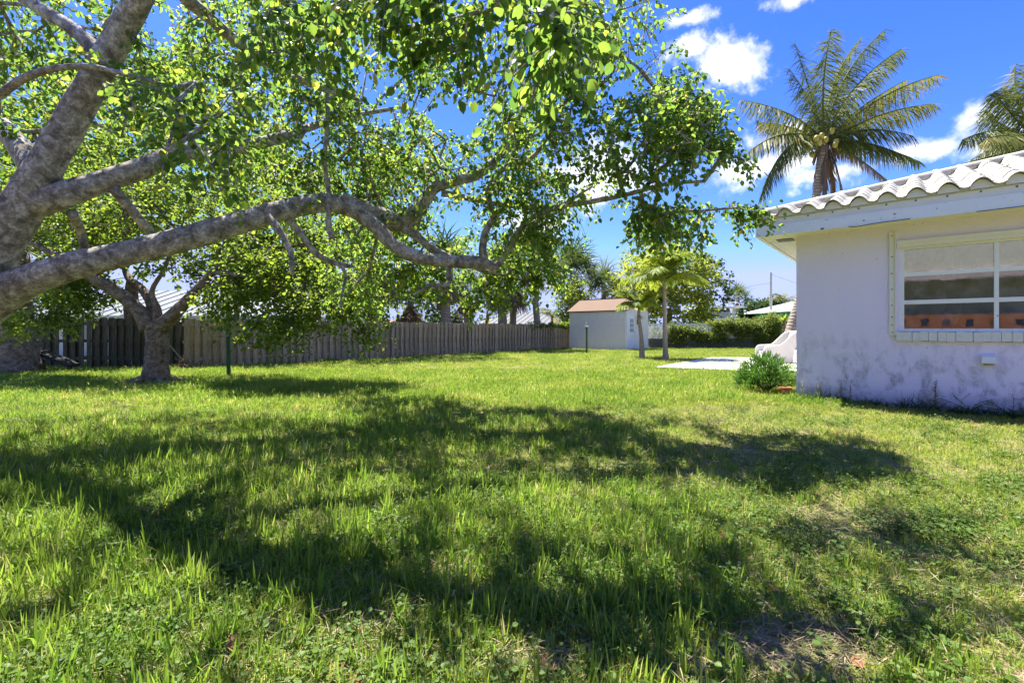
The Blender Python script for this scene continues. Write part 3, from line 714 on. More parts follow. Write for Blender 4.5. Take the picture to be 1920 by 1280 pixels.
# high limbs over the viewer, out of frame, that carry the shade
T.limb([(380, -260, 4.1, .10), (600, -330, 3.9, .075), (850, -330, 3.6, .055), (1050, -250, 3.3, .035), (1180, -150, 3.2, .02)], 4, 8)
T.limb([(300, -120, 4.2, .10), (560, -130, 3.6, .07), (760, -110, 3.0, .05), (900, -60, 2.6, .03), (1000, -10, 2.35, .016), (1040, 40, 2.25, .008)], 4, 8)
T.limb([(300, -120, 4.2, .10), (500, -160, 5.0, .08), (760, -120, 5.6, .055), (960, -40, 5.8, .04), (1110, 60, 5.6, .025), (1200, 130, 5.4, .014)], 4, 8)
VOL = [(140, 120, 6.0, 330, 220, 1.8, 240), (420, 110, 6.3, 260, 200, 1.8, 210), (690, 130, 6.2, 260, 210, 1.5, 230), (960, 170, 5.9, 230, 200, 1.2, 190),
       (1150, 150, 5.4, 150, 190, 1.0, 140), (1250, 250, 5.2, 110, 170, .8, 105), (1330, 280, 5.2, 85, 110, .6, 80), (1290, 400, 5.3, 110, 55, .6, 45), (1395, 405, 5.3, 38, 28, .3, 12), (1385, 285, 5.2, 42, 38, .3, 30),
       (820, 60, 2.7, 300, 90, .55, 50), (1010, 60, 2.25, 80, 70, .3, 14), (330, 230, 3.9, 160, 110, .6, 34), (620, 60, 3.3, 200, 90, .5, 30), (420, 320, 3.2, 40, 60, .2, 5),
       (850, 330, 6.6, 330, 120, 1.2, 170), (1060, 370, 6.0, 170, 90, .8, 55), (1020, 440, 5.8, 100, 60, .6, 36), (900, 525, 6.5, 170, 50, .8, 95), (760, 450, 7.6, 150, 70, 1.2, 100), (700, 540, 7.8, 110, 50, .8, 55), (1000, 490, 6.8, 90, 55, .9, 60), (1210, 420, 5.5, 50, 40, .4, 10),
       (560, 330, 6.6, 240, 120, 1.4, 110),
       (200, -300, 5.0, 600, 200, 1.9, 75), (700, -280, 4.4, 500, 200, 1.4, 60), (1050, -160, 4.0, 260, 160, 1.0, 45)]
CL = volume(VOL, .9, -.1)
pxs, pys = proj(CL)
keep = np.ones(len(CL), bool)
for hx, hy, ha, hb in ((300, 55, 42, 45), (860, 215, 62, 50), (590, 250, 30, 30), (520, 300, 25, 30), (760, 195, 30, 25), (1098, 478, 58, 62)):
    keep &= ((pxs-hx)/ha)**2+((pys-hy)/hb)**2 > 1
keep &= ~((pxs > 1245+0.62*np.maximum(0, pys-60)) & (pys < 330))
CL = CL[keep]
# real-space canopy above and around the trunk, out of frame on the left and over the viewer (throws the dappled shade)
ov = np.stack([rng.uniform(-10, 1.7, 210), rng.uniform(.6, 7.8, 210), rng.uniform(4.2, 6.4, 210)], 1)
ov = np.array([p for p in ov if n3(p, 1.6) > -.22 and (p[0]-(-4.2))**2/36+(p[1]-4.2)**2/15 < 1])
CL = np.vstack([CL, ov])
axes = T.grow(CL)
for c_, a_ in zip(CL, unit(axes+np.array([0, 0, -.25]))):
    T.paths.append(([c_-a_*.12, c_+a_*.08, c_+a_*.24+np.array([0, 0, -.06])], [.004, .0032, .0018]))
big = thing('shade_tree', 'large spreading grey-barked tree with a long low limb reaching over the lawn', 'tree', (b0[0], b0[1], 0))
m = T.wood(None); tr = m.build('trunk', 'bark', big, smooth=True)
T.twigs().build('branches', 'bark', big, smooth=True)
m = MB(); m.tube(catmull([tuple(at(612, 130, 5.6)), tuple(at(614, 220, 5.65)), tuple(at(609, 300, 5.68)), tuple(at(617, 370, 5.68)), tuple(at(616, 420, 5.68)), tuple(at(623, 447, 5.68))], 5), [.018+.022*i/25 for i in range(26)], 9, True, .25)
m.build('hanging_stem', 'bark', big, smooth=True)
base, d, nr, L = spray(CL, 26, .38, .068, .8, axes=unit(axes+np.array([0, 0, -.25])), jit=.11)
px_, py_ = proj(base); inv = (px_ > -20) & (px_ < 1940) & (py_ > -20) & (base[:, 1] > 1.2)
dist = np.linalg.norm(base-np.array([0, 0, CH]), axis=1); near = np.argsort(np.where(inv, dist, 1e9))[:300]
far = np.ones(len(base), bool); far[near] = False
V, Fc, r_ = leafmesh(base[far], d[far], nr[far], L[far], .74)
obj('crown', V, Fc, 'leaf_big', big, True, False, r_, kind='stuff')
out = [(0, 0), (.22, .10), (.40, .28), (.44, .48), (.36, .70), (.18, .88), (0, 1), (-.18, .88), (-.36, .70), (-.44, .48), (-.40, .28), (-.22, .10)]
mid = [(0, .28), (0, .48), (0, .70)]
Vl = [(x*.72, y, .16*abs(x)-.10*(y-.4)**2) for x, y in out]+[(0, y, -.10*(y-.4)**2-.01) for _, y in mid]
Fl = [(0, 1, 2, 12), (12, 2, 3, 13), (13, 3, 4, 14), (14, 4, 5, 6), (0, 12, 10, 11), (12, 13, 9, 10), (13, 14, 8, 9), (14, 6, 7, 8)]
leaf_mes = []
for q in range(5): leaf_mes.append(mesh('leaf', Vl, Fl, 'leaf_big', True, [.05+.2*q]*len(Fl)))
for i in near:
    dd = Vector(unit(d[i][None])[0]); w = dd.cross(Vector(nr[i])).normalized(); n_ = w.cross(dd)
    o = bpy.data.objects.new('leaf', leaf_mes[random.randrange(5)])
    o.matrix_basis = Matrix.Translation(Vector(base[i])) @ (Matrix((w, dd, n_)).transposed()*float(L[i])).to_4x4()
    link(o, big)

# ------------------------------------------------------------------ forked tree by the fence
def trunk_base(T, x, y, r, h0): pass
T2 = Tree(); fx, fy = -7.93, 10.1
T2.limb3([(fx, fy, -.1, .33), (fx, fy, .08, .275), (fx+.01, fy, .35, .235), (fx+.03, fy, .8, .215), (fx+.02, fy, 1.1, .225), (fx+.02, fy, 1.32, .21)], 5, 18, .12)
T2.limb([(282, 615, 10.1, .2), (262, 585, 10.05, .15), (225, 552, 10.0, .14), (182, 525, 9.9, .12), (140, 500, 9.8, .09), (90, 470, 9.8, .06), (20, 440, 9.7, .03)], 4, 12)
T2.limb([(300, 615, 10.1, .19), (325, 590, 10.1, .14), (350, 565, 10.1, .12), (378, 535, 10.1, .10), (410, 500, 10.1, .07), (470, 470, 10.0, .045), (560, 460, 9.8, .025)], 4, 12)
T2.limb([(290, 610, 10.15, .15), (283, 570, 10.4, .10), (265, 540, 10.6, .09), (240, 520, 10.8, .07), (230, 470, 11, .05), (240, 400, 11.2, .03)], 4, 9)
T2.limb([(294, 610, 10.1, .12), (296, 580, 10.1, .07), (285, 545, 10.1, .05), (310, 500, 10.3, .04), (330, 430, 10.5, .025)], 4, 8)
T2.limb([(400, 510, 10.1, .06), (470, 520, 9.6, .045), (540, 545, 9.3, .03), (610, 560, 9.0, .018)], 4, 7)
for s_ in range(6):
    a = s_*1.05+.3; T2.limb3([(fx+.18*math.cos(a), fy+.18*math.sin(a), .12, .07), (fx+.45*math.cos(a), fy+.45*math.sin(a), .03, .045), (fx+.85*math.cos(a+.2), fy+.85*math.sin(a+.2), -.03, .03)], 4, 7)
n_limb = len(T2.nodes)
C2 = volume([(280, 420, 10.6, 300, 100, 1.8, 420), (470, 480, 9.9, 160, 80, 1.4, 190), (600, 540, 9.4, 130, 80, 1.1, 170), (690, 600, 9.6, 60, 45, .7, 30), (520, 610, 9.2, 90, 40, .7, 55), (420, 560, 9.8, 60, 50, .8, 50), (110, 540, 10.5, 110, 60, 1.1, 130), (60, 600, 10.2, 70, 35, .8, 45), (330, 330, 11.5, 260, 110, 1.8, 180), (640, 440, 10.5, 120, 80, 1.2, 110), (50, 400, 11.3, 190, 110, 1.4, 150)], .8, -.15)
ax2 = T2.grow(C2, tw=.0042)
t2 = thing('forked_tree', 'low forked tree with stout short trunk standing before the left fence', 'tree', (fx, fy, 0))
T2.wood(None).build('trunk', 'bark_dark', t2, smooth=True); T2.twigs().build('branches', 'bark_dark', t2, smooth=True)
base, d, nr, L = spray(C2, 26, .42, .085, .6, axes=ax2)
V, Fc, r_ = leafmesh(base, d, nr, L, .8); obj('crown', V, Fc, 'leaf_back', t2, True, False, r_, kind='stuff')

# ------------------------------------------------------------------ leafy trees beyond
def leafytree(name, label, gx, gyv, th, tr_, spec, lm, per=20, span=.6, L=.14, group=None, thr=-.1, clump=.5, bark='bark_dark', tw=.008, droop=.5):
    Tt = Tree()
    Tt.limb3([(gx, gyv, -.1, tr_*1.4), (gx+.05, gyv, th*.3, tr_), (gx-.05, gyv, th*.7, tr_*.85), (gx, gyv, th, tr_*.6)], 3, 9, .08)
    C = volume(spec, clump, thr); ax = Tt.grow(C, seg=.6, tw=tw)
    o = thing(name, label, 'tree', (gx, gyv, 0), 0, group)
    m = Tt.wood(None)
    for P, r in Tt.paths: m.tube(P, r, 4, False)
    m.build('trunk', bark, o, smooth=True)
    base, d, nr, LL_ = spray(C, per, span, L, droop, axes=ax)
    V, Fc, r_ = leafmesh(base, d, nr, LL_, 1.15, LT4, LF4); obj('crown', V, Fc, lm, o, True, False, r_, kind='stuff')
    return o
leafytree('backyard_tree', 'broad sunlit green tree rising behind the left fence', -15.5, 18.5, 3.2, .3, [(120, 300, 18.5, 330, 170, 3, 480), (420, 230, 19, 260, 150, 2.5, 260), (-60, 420, 17, 200, 120, 2, 90), (330, 420, 18, 140, 90, 2, 90)], 'leaf_back', 22, .8, .17)
leafytree('backyard_tree', 'airy green tree behind the long grey fence, left of the cabbage palms', -8.8, 20.5, 3.0, .2, [(580, 360, 20, 190, 130, 2.5, 260), (760, 330, 21, 120, 110, 2, 110), (640, 500, 19.5, 120, 70, 1.5, 70), (520, 500, 19, 120, 60, 1.5, 60)], 'leaf_back', 20, .75, .16)
leafytree('backyard_tree', 'yellow-green rounded tree rising behind the shed and lattice', 11.5, 33, 2.6, .25, [(1245, 520, 33, 105, 66, 3.0, 340), (1200, 560, 33, 70, 40, 2.2, 90), (1300, 590, 33, 50, 40, 2, 70)], 'leaf_yellow', 22, 1.0, .22, thr=-.16)
leafytree('backyard_tree', 'thin open-branched tree leaning right above the boat', 14.5, 34, 3.4, .13, [(1335, 520, 34, 40, 40, 1, 24), (1355, 545, 34, 26, 26, 1, 14), (1320, 490, 34, 30, 30, 1, 20)], 'leaf_dark', 14, .7, .2)
leafytree('garden_bush', 'bright green bush spilling over the fence end beside the shed', 4.4, 31, 1.4, .1, [(1070, 555, 31, 34, 40, 1.0, 80), (1050, 590, 30.5, 22, 22, .6, 26)], 'leaf_back', 18, .6, .16)
leafytree('far_tree', 'dense dark green round tree beside the green house', 30, 57, 3, .4, [(1420, 585, 57, 34, 22, 3, 130), (1455, 578, 58, 26, 20, 3, 80), (1395, 600, 56, 30, 14, 2, 60)], 'leaf_dark', 18, 1.2, .32, thr=-.25)
leafytree('backyard_tree', 'dark leafy tree filling the gap above the left fence', -17.5, 16.5, 1.6, .15, [(60, 520, 16.5, 110, 70, 1.2, 130), (150, 470, 16.5, 90, 45, 1.0, 60), (130, 400, 14.6, 260, 80, 1.4, 210)], 'leaf_back', 24, .6, .13, thr=-.3)
leafytree('backyard_tree', 'leafy tree above the fence just right of the forked tree', -10.6, 17.5, 2.0, .14, [(440, 500, 17.5, 90, 70, 1.2, 120), (520, 545, 18, 70, 35, 1.0, 50)], 'leaf_back', 24, .6, .13, thr=-.3)
leafytree('backyard_tree', 'low spreading tree among the brown palm skirts behind the fence', -6.4, 25.5, 2.0, .14, [(690, 535, 25.5, 90, 45, 1.2, 100), (620, 570, 25.5, 60, 25, 1.0, 40)], 'leaf_back', 24, .8, .16, thr=-.3)
leafytree('backyard_tree', 'shadowy leafy tree behind the smooth trunked cabbage palm', -1.6, 30, 2.2, .16, [(900, 545, 30, 110, 34, 1.6, 100), (800, 560, 30, 60, 26, 1.2, 50)], 'leaf_dark', 24, .9, .2, thr=-.3)
for i, (px, py, rx, ry, Y) in enumerate(((830, 600, 60, 14, 60), (1330, 590, 30, 18, 62), (640, 590, 80, 20, 60), (960, 604, 70, 8, 70), (1180, 590, 60, 22, 60))):
    leafytree('far_tree', ('distant low green tree line behind the cabbage palm trunks', 'small distant dark tree behind the boat roof', 'distant green tree behind the red roofed house', 'distant hazy tree behind the grey metal roof', 'distant green tree behind the shed roof')[i], (px-CX)/F*Y, Y, 2, .3, [(px, py, Y, rx, ry, 2, 90)], 'leaf_dark', 16, 1.4, .4, thr=-.3)

# ------------------------------------------------------------------ palms
def strip(m, p, d, n, L, w, droop, seg=2, r=None):
    d = d.normalized(); s_ = d.cross(n); s_ = s_.normalized() if s_.length > 1e-6 else d.orthogonal().normalized()
    P = []; c = p.copy(); dd = d.copy()
    for i in range(seg+1):
        t = i/seg; ww = w*(1-t)**.7 if i < seg else 0
        if i < seg: P += [c+s_*(ww*(.55 if i == 0 else 1)), c-s_*(ww*(.55 if i == 0 else 1))]
        else: P += [c]
        dd = (dd+Vector((0, 0, -droop/seg))).normalized(); c = c+dd*(L/seg)
    Fc = [(2*i, 2*i+1, 2*i+3, 2*i+2) for i in range(seg-1)]+[(2*seg-2, 2*seg-1, 2*seg)]
    m.add(P, Fc, r)
def frond(p0, p1, p2, n=46, leaf=.55, wid=.018, wind=Vector((.25, 0, 0)), droop=.5, rach=.03, tone=(0, .88), grav=.35):
    m = MB(); pts = [p0*(1-t)**2+p1*2*t*(1-t)+p2*t*t for t in np.linspace(0, 1, 14)]
    m.tube(pts, [rach*(1-.85*i/13) for i in range(14)], 5); m.rnd = [.55]*len(m.F)
    base_t = random.uniform(*tone)
    for i in range(n):
        t = .12+.88*i/(n-1)
        p = p0*(1-t)**2+p1*2*t*(1-t)+p2*t*t; tg = ((p1-p0)*(1-t)+(p2-p1)*t).normalized()
        sd_ = tg.cross(Vector((0, 0, 1))); sd_ = sd_.normalized() if sd_.length > 1e-3 else Vector((1, 0, 0)); up = sd_.cross(tg)
        ll = leaf*(math.sin(math.pi*min(1, .12+.80*t))**.6)*random.uniform(.8, 1.1)
        for s_ in (-1, 1):
            dr_ = sd_*s_*.7+tg*(.55+.3*t)+up*.15+Vector((0, 0, -grav*random.uniform(.4, 1.4)))+wind*random.uniform(.5, 1.3)+Vector((random.gauss(0, .08), random.gauss(0, .08), random.gauss(0, .08)))
            strip(m, p, dr_, up+Vector((random.gauss(0, .3), random.gauss(0, .3), 0)), ll, wid, droop*random.uniform(.6, 1.4), 2, min(.999, max(0, base_t+random.gauss(0, .10)+(.16 if t > .85 and random.random() < .3 else 0))))
    return m
def coconut_palm(label, gx, gyv, c, Y, trunk, fr, nuts, dead=()):
    o = thing('coconut_palm', label, 'palm tree', (gx, gyv, 0))
    C = catmull(trunk, 6); m = MB(); m.tube([q[:3] for q in C], [q[3] for q in C], 12, True, .05); m.build('trunk', 'palm_bark', o, smooth=True)
    c0 = at(*c, Y)
    for (ax_, ay, tx, ty, dy) in fr:
        m = frond(c0, at(ax_, ay, Y+dy*.5), at(tx, ty, Y+dy), 108, 1.2, .027, Vector((.30, 0, .0)), .7, .05, (.05, .75), .95); m.build('frond', 'frond', o)
    for (ax_, ay, tx, ty, dy) in dead:
        m = frond(c0, at(ax_, ay, Y+dy*.5), at(tx, ty, Y+dy), 60, .6, .03, Vector((.05, 0, -.3)), .8, .04, (.1, .9), 1.1); m.build('dead_frond', 'frond_dead', o)
    for i, (nx_, ny_) in enumerate(nuts):
        p = at(nx_, ny_+10, Y-.6+.12*(i % 3)); m = MB(); P = [p+Vector((0, 0, z)) for z in (.14, .11, .05, -.03, -.10, -.13)]
        m.tube(P, [.015, .07, .10, .098, .065, .015], 9); m.build('coconut', 'coconut', o, smooth=True)
    for a in range(9):
        q = c0+Vector((.25*math.cos(a*.7), .25*math.sin(a*.7)-.05, -.1)); m = MB(); m.tube([c0, q, q+Vector((.2*math.cos(a*.7), .2*math.sin(a*.7), -.7))], [.05, .05, .03], 5); m.build('boot', 'frond_dead', o)
    return o
PY = 18.5
pb = Vector((10.75, 18.0, 0))
coconut_palm('tall coconut palm with green nuts rising behind the house roof', pb.x, pb.y, (1546, 268), PY,
    [(pb.x, pb.y, -.1, .30), (pb.x+.1, pb.y, .4, .22), (pb.x+.45, pb.y+.1, 1.4, .185), (pb.x+1.0, pb.y+.25, 3.0, .17), (pb.x+1.45, pb.y+.4, 5.0, .15), (*at(1527, 400, PY), .145), (*at(1537, 320, PY), .16), (*at(1545, 272, PY), .19)],
    [(1520, 170, 1490, 82, 1), (1535, 150, 1560, 55, -1), (1560, 140, 1660, 55, 1), (1580, 160, 1690, 92, -1.5), (1545, 150, 1615, 70, 2), (1600, 200, 1700, 150, 2), (1640, 170, 1762, 140, .5), (1640, 205, 1750, 195, -1.2), (1610, 225, 1712, 255, -2.2),
     (1500, 205, 1390, 188, .6), (1490, 232, 1425, 230, 2), (1470, 225, 1398, 290, -.5), (1470, 235, 1428, 365, -1), (1610, 250, 1722, 303, 1), (1600, 250, 1690, 290, -2), (1525, 190, 1480, 130, 1.5), (1560, 190, 1580, 110, 2.5)],
    [(1531, 250), (1541, 245), (1549, 252), (1537, 258), (1520, 262), (1513, 270), (1566, 262), (1572, 268), (1523, 280), (1568, 256), (1560, 236)],
    [(1590, 275, 1668, 342, .3), (1572, 300, 1580, 372, -.4), (1548, 300, 1546, 375, -.5), (1480, 255, 1430, 362, .8), (1532, 300, 1528, 350, .4), (1560, 300, 1563, 366, .5)])
coconut_palm('coconut palm partly hidden beyond the ridge at the roof’s higher end'.replace('’', "'"), 21.2, 18.9, (1948, 268), PY+.3,
    [(21.2, 18.9, -.1, .28), (21.3, 18.9, 3, .18), (*at(1945, 400, PY+.3), .17), (*at(1948, 270, PY+.3), .2)],
    [(1880, 200, 1865, 172, 0), (1890, 180, 1905, 120, 1), (1880, 225, 1805, 262, -1), (1870, 290, 1752, 322, -.5), (1870, 235, 1845, 205, 1.5), (1900, 250, 1820, 300, 1), (1960, 180, 1990, 90, 0), (2020, 200, 2110, 190, 0), (2020, 250, 2120, 320, 0), (1990, 280, 2040, 380, -1), (1920, 170, 1940, 130, -1), (1890, 245, 1850, 260, -2)], [(1935, 285), (1945, 290)])
def young_palm(label, px, py, ctop, hgt, n, L, cy):
    g = gnd(px, py); Y = g.y; o = thing('young_palm', label, 'palm tree', (g.x, g.y, 0), 0, 'young palms on the lawn')
    top = at(ctop[0], ctop[1], Y)
    C = catmull([(g.x, g.y, -.05, .17), (g.x, g.y, .12, .12), (g.x-.02, g.y, .8, .085), (top.x, top.y, top.z-.4, .07), (top.x, top.y, top.z, .055)], 5)
    m = MB(); m.tube([q[:3] for q in C], [q[3] for q in C], 10, True, .05); m.build('trunk', 'young_bark', o, smooth=True)
    for i in range(n):
        a = 2.4*i+random.uniform(-.3, .3); e = R(random.uniform(28, 86)); l = 1.15*L*random.uniform(.8, 1.1)
        dv = Vector((math.cos(a)*math.cos(e), math.sin(a)*math.cos(e), math.sin(e))); p1 = top+dv*l*.6; p2 = p1+Vector((math.cos(a)*l*.45, math.sin(a)*l*.45, -l*(.35 if e < R(55) else .05)))
        frond(top, p1, p2, 52, .52*L/1.5, .034, Vector((.03, 0, 0)), .5, .02, (.05, .95), .35).build('frond', 'frond_young', o)
    m = MB()
    for k in range(60):
        a = random.uniform(0, 6.28); strip(m, top+Vector((0, 0, -.28)), Vector((math.cos(a), math.sin(a), random.uniform(-.3, .3))), Vector((0, 0, 1)), random.uniform(.25, .5), .007, .9)
    m.build('flower_stalk', 'straw', o)
    return o
young_palm('smaller young palm with arching fronds standing before the shed door', 1203.5, 670, (1198, 578), 2, 16, 1.15, 0)
young_palm('taller young palm with bright fronds beside the patio slab', 1248, 673, (1246, 528), 3, 24, 1.65, 0)

def fan(m, p, d, size, nseg=22, droop=.5, tone=.5):
    d = d.normalized(); s_ = d.cross(Vector((0, 0, 1))); s_ = s_.normalized() if s_.length > .01 else Vector((1, 0, 0)); up = s_.cross(d)
    q = p+d*size*.75; m.tube([p, (p+q)/2+Vector((0, 0, .03)), q], .018, 4, False)
    for i in range(nseg):
        a = (i/(nseg-1)-.5)*R(250); v = d*math.cos(a)+s_*math.sin(a)+up*(.25*math.cos(a*1.2)+random.gauss(0, .06))
        strip(m, q, v, up, size*random.uniform(.75, 1.0)*(1-.18*abs(a)/R(125)), .035*size, droop, 2, min(1, max(0, tone+random.gauss(0, .2))))
def cabbage_palm(label, px, Y, ytop, r, size, nf=24, nd_=14, lean=0, skirt=1.0):
    size *= 1.3; nd_ = int(nd_*1.5)
    g = at(px, HY, Y); o = thing('cabbage_palm', label, 'palm tree', (g.x, Y, 0), 0, 'cabbage palms beyond the fence')
    top = at(px+lean, ytop, Y)
    C = catmull([(g.x, Y, -.1, r*1.2), (g.x, Y, .8, r), (g.x+(top.x-g.x)*.5, Y, top.z*.55, r*.9), (top.x, Y, top.z, r*.85)], 5)
    m = MB(); m.tube([q[:3] for q in C], [q[3] for q in C], 10, True, .12); m.build('trunk', 'palm_bark', o, smooth=True)
    for i in range(nf):
        a = 2.4*i+random.uniform(-.3, .3); e = R(-15+100*(i/nf)+random.uniform(-8, 8)); dv = Vector((math.cos(a)*math.cos(e), math.sin(a)*math.cos(e), math.sin(e)))
        m = MB(); fan(m, top, dv, size*random.uniform(.8, 1.1), 20, .7, random.uniform(.2, .8)); m.build('fan_leaf', 'fan', o)
    for i in range(nd_):
        a = 2.4*i+random.uniform(-.3, .3); dv = Vector((math.cos(a)*.4, math.sin(a)*.4, -1)); m = MB(); fan(m, top+Vector((0, 0, -.1*random.random()*skirt)), dv, size*random.uniform(.7, .95)*skirt, 18, .9, random.uniform(.2, .8)); m.build('dead_leaf', 'frond_dead', o)
    return o
cabbage_palm('cabbage palm with heavy brown skirt behind the grey post of the fence', 707, 24, 478, .24, 1.25, 20, 20, 0, 1.2)
cabbage_palm('cabbage palm with criss-cross boots on its thick trunk', 836, 23, 505, .27, 1.2, 20, 14, 0, .9)
cabbage_palm('short cabbage palm with brown skirt hanging almost to the fence top', 876, 27, 545, .2, .95, 14, 14)
cabbage_palm('cabbage palm with smooth bare trunk between two brown skirts', 942, 25, 512, .27, 1.25, 22, 18, 0, 1.1)
cabbage_palm('cabbage palm with brown skirt right behind the smooth trunked palm', 962, 28, 520, .22, 1.2, 14, 18, 0, 1.1)
cabbage_palm('slim leaning cabbage palm in front of the grey metal roof', 1009, 26, 490, .2, 1.3, 24, 8, -10, .8)
cabbage_palm('full-headed cabbage palm beside the dark utility pole', 1078, 34, 520, .25, 1.7, 30, 12, 0, .8)
cabbage_palm('cabbage palm with crown behind the shed bush', 1132, 37, 545, .25, 1.4, 20, 8)
cabbage_palm('distant slim fan palm standing above the hedge', 1384, 60, 560, .2, 1.35, 24, 10, 0, .8)
cabbage_palm('small cabbage palm with dead brown skirt over the red roof', 770, 26, 560, .22, 1.1, 12, 16)
for px, py, Y, L, lab in ((1035, 585, 36, 1.9, 'small dark feathery palm beside the shed roof'), (1470, 556, 55, 2.6, 'distant feathery palm behind the white roof of the green house')):
    top = at(px, py+10, Y); o = thing('feather_palm', lab, 'palm tree', (top.x, Y, 0))
    m = MB(); m.tube([(top.x, Y, -.1), (top.x, Y, top.z*.5), tuple(top)], [.14, .11, .09], 7); m.build('trunk', 'palm_bark', o)
    for i in range(13):
        a = 2.4*i; e = R(random.uniform(5, 70)); dv = Vector((math.cos(a)*math.cos(e), math.sin(a)*math.cos(e), math.sin(e))); p1 = top+dv*L*.6
        frond(top, p1, p1+Vector((math.cos(a)*L*.4, math.sin(a)*L*.4, -.2*L)), 26, .5*L/2, .03, Vector((.02, 0, 0)), .4, .03).build('frond', 'frond', o)
# dead palm stump at the left by the fence
st = gnd(38, 699); o = thing('palm_stump', 'thick brown palm trunk at the fence with dry litter round it', 'palm tree', (st.x, st.y, 0))
m = MB(); C = catmull([(st.x, st.y, -.1, .52), (st.x, st.y, .3, .44), (st.x-.02, st.y, .9, .36), (st.x-.05, st.y, 1.7, .30), (st.x-.1, st.y, 3.2, .26)], 4); m.tube([q[:3] for q in C], [q[3] for q in C], 14, True, .16); m.build('trunk', 'bark_dark', o, smooth=True)
for i in range(16):
    a = i*2.4; e = R(random.uniform(-10, 70)); m = MB(); fan(m, Vector((st.x-.1, st.y, 3.2)), Vector((math.cos(a)*math.cos(e), math.sin(a)*math.cos(e), math.sin(e))), 1.0, 18, .6, .4); m.build('fan_leaf', 'fan', o)

# ------------------------------------------------------------------ hedge over the lattice
hd = thing('hedge', 'leafy green hedge overgrowing the white lattice fence', 'hedge', (LA.x, LA.y+.5, 0))
n = 1900; u = rng.random(n)**.8*LL; top = 1.35+.6*np.clip((u-2.5)/6, 0, 1)+.12*np.sin(u*1.7)+rng.normal(size=n)*.12
hz_ = .35+(top-.35)*rng.random(n)**.7; dy = np.where(rng.random(n) < .5, rng.uniform(-.30, .0, n), rng.uniform(.15, 1.2, n))
C = np.stack([LA.x+LD.x*u-LD.y*dy, LA.y+LD.y*u+LD.x*dy, hz_], 1); C = C[(u > 1.3) | (dy > .1)]
C = np.array([c for c in C if n3(c, 1.2) > -.28])
base, d, nr, L = spray(C, 36, .42, .085, .2); V, Fc, r_ = leafmesh(base, d, nr, L, 1.1, LT4, LF4); obj('foliage', V, Fc, 'leaf_hedge', hd, True, False, r_, kind='stuff')
m = MB()
for i in range(26):
    x = LA+LD*(1+i*.4)+Vector((0, .5, 0)); m.tube([x, x+Vector((random.uniform(-.1, .1), .05, .8)), x+Vector((random.uniform(-.3, .3), 0, 1.6))], [.03, .025, .01], 5)
m.build('stems', 'bark_dark', hd)
# vine at the far end of the timber fence
FD = (FB-FA).normalized(); C = np.array([tuple(FB-FD*abs(random.gauss(0, 1.6))+Vector((0, random.uniform(-.12, .1), 1.42+random.gauss(0, .12)))) for _ in range(90)])
base, d, nr, L = spray(C, 26, .22, .07, .5); V, Fc, r_ = leafmesh(base, d, nr, L, 1.1, LT4, LF4)
obj('fence_vine', V, Fc, 'leaf_back', rnd=r_, label='green vine creeping over the fence top beside the shed', category='vine')

# ------------------------------------------------------------------ shrub at the house corner, pot, weeds
sb = Vector((4.62, 8.05, 0)); sh_ = thing('corner_shrub', 'bushy bright green shrub at the corner of the lilac house', 'shrub', sb)
m = MB(); st_m = MB()
cx0 = at(1450, 700, 8.25)
for i in range(330):
    v = Vector(rng.normal(size=3)); v.normalize(); v.z = abs(v.z)
    rr = random.random()**.33; p = Vector((4.62+.05+v.x*.50*rr, 8.35+v.y*.42*rr, .14+v.z*.56*rr*(1-.25*(v.x < 0)*abs(v.x))))
    if p.x > 4.85+.2 and p.y < 8.1: pass
    dv = Vector((v.x*.8, v.y*.8, .55+.5*v.z))
    for k in range(9):
        strip(m, p+Vector((random.gauss(0, .03), random.gauss(0, .03), random.gauss(0, .03))), dv+Vector((random.gauss(0, .45), random.gauss(0, .45), random.gauss(0, .35))), Vector((random.gauss(0, 1), random.gauss(0, 1), 1)), random.uniform(.08, .15), .011, .2)
    if i % 12 == 0: st_m.tube([(4.67, 8.35, 0), (4.67+v.x*.2, 8.35+v.y*.2, .15), tuple(p)], [.014, .01, .005], 4)
m.build('foliage', 'leaf_shrub', sh_, kind='stuff'); st_m.build('stems', 'bark_dark', sh_)
pg = Vector((4.72, 7.83, 0)); m = MB()
m.tube([pg+Vector((0, 0, z)) for z in (-.01, .0, .12, .13, .16, .165, .10)], [.06, .075, .095, .11, .11, .095, .085], 14)
o = m.build('flower_pot', 'terracotta', None, smooth=False, label='small terracotta pot tucked under the corner shrub', category='pot')
def wallpt(t, off=.12): return HC+e1*t-e2*off
wd = [(.10, .30, 1, 'pale feathery weed at the house corner'), (.33, .30, 1, 'thin feathery weed a step along the lilac wall from its corner'), (.62, .36, 2, 'twin-stemmed feathery weed below the dark wall stain'), (1.72, .42, 3, 'tall spindle-shaped asparagus weed against the lilac wall')]
for t_, h, kind_, lab in wd:
    p = wallpt(t_, .10); m = MB(); stems = 2 if kind_ == 2 else 1
    for s_ in range(stems):
        p0 = p+e1*(.12*s_); m.tube([p0, p0+Vector((0, 0, h*.5)), p0+Vector((.02, 0, h))], [.006, .005, .002], 4)
        for k in range(110 if kind_ == 3 else 60):
            z = random.random(); a = random.uniform(0, 6.28); l = (.13*(1-z)+.04 if kind_ == 3 else .07*(1.1-z)+.02)
            if kind_ == 3 and z < .15: l *= 1.5
            strip(m, p0+Vector((0, 0, h*z)), Vector((math.cos(a), math.sin(a)*.6, .45)), Vector((0, 0, 1)), l, .007, .3)
    m.build('wall_weed', 'weed_dry', None, label=lab, category='weed', group='weeds along the house wall')
m = MB()
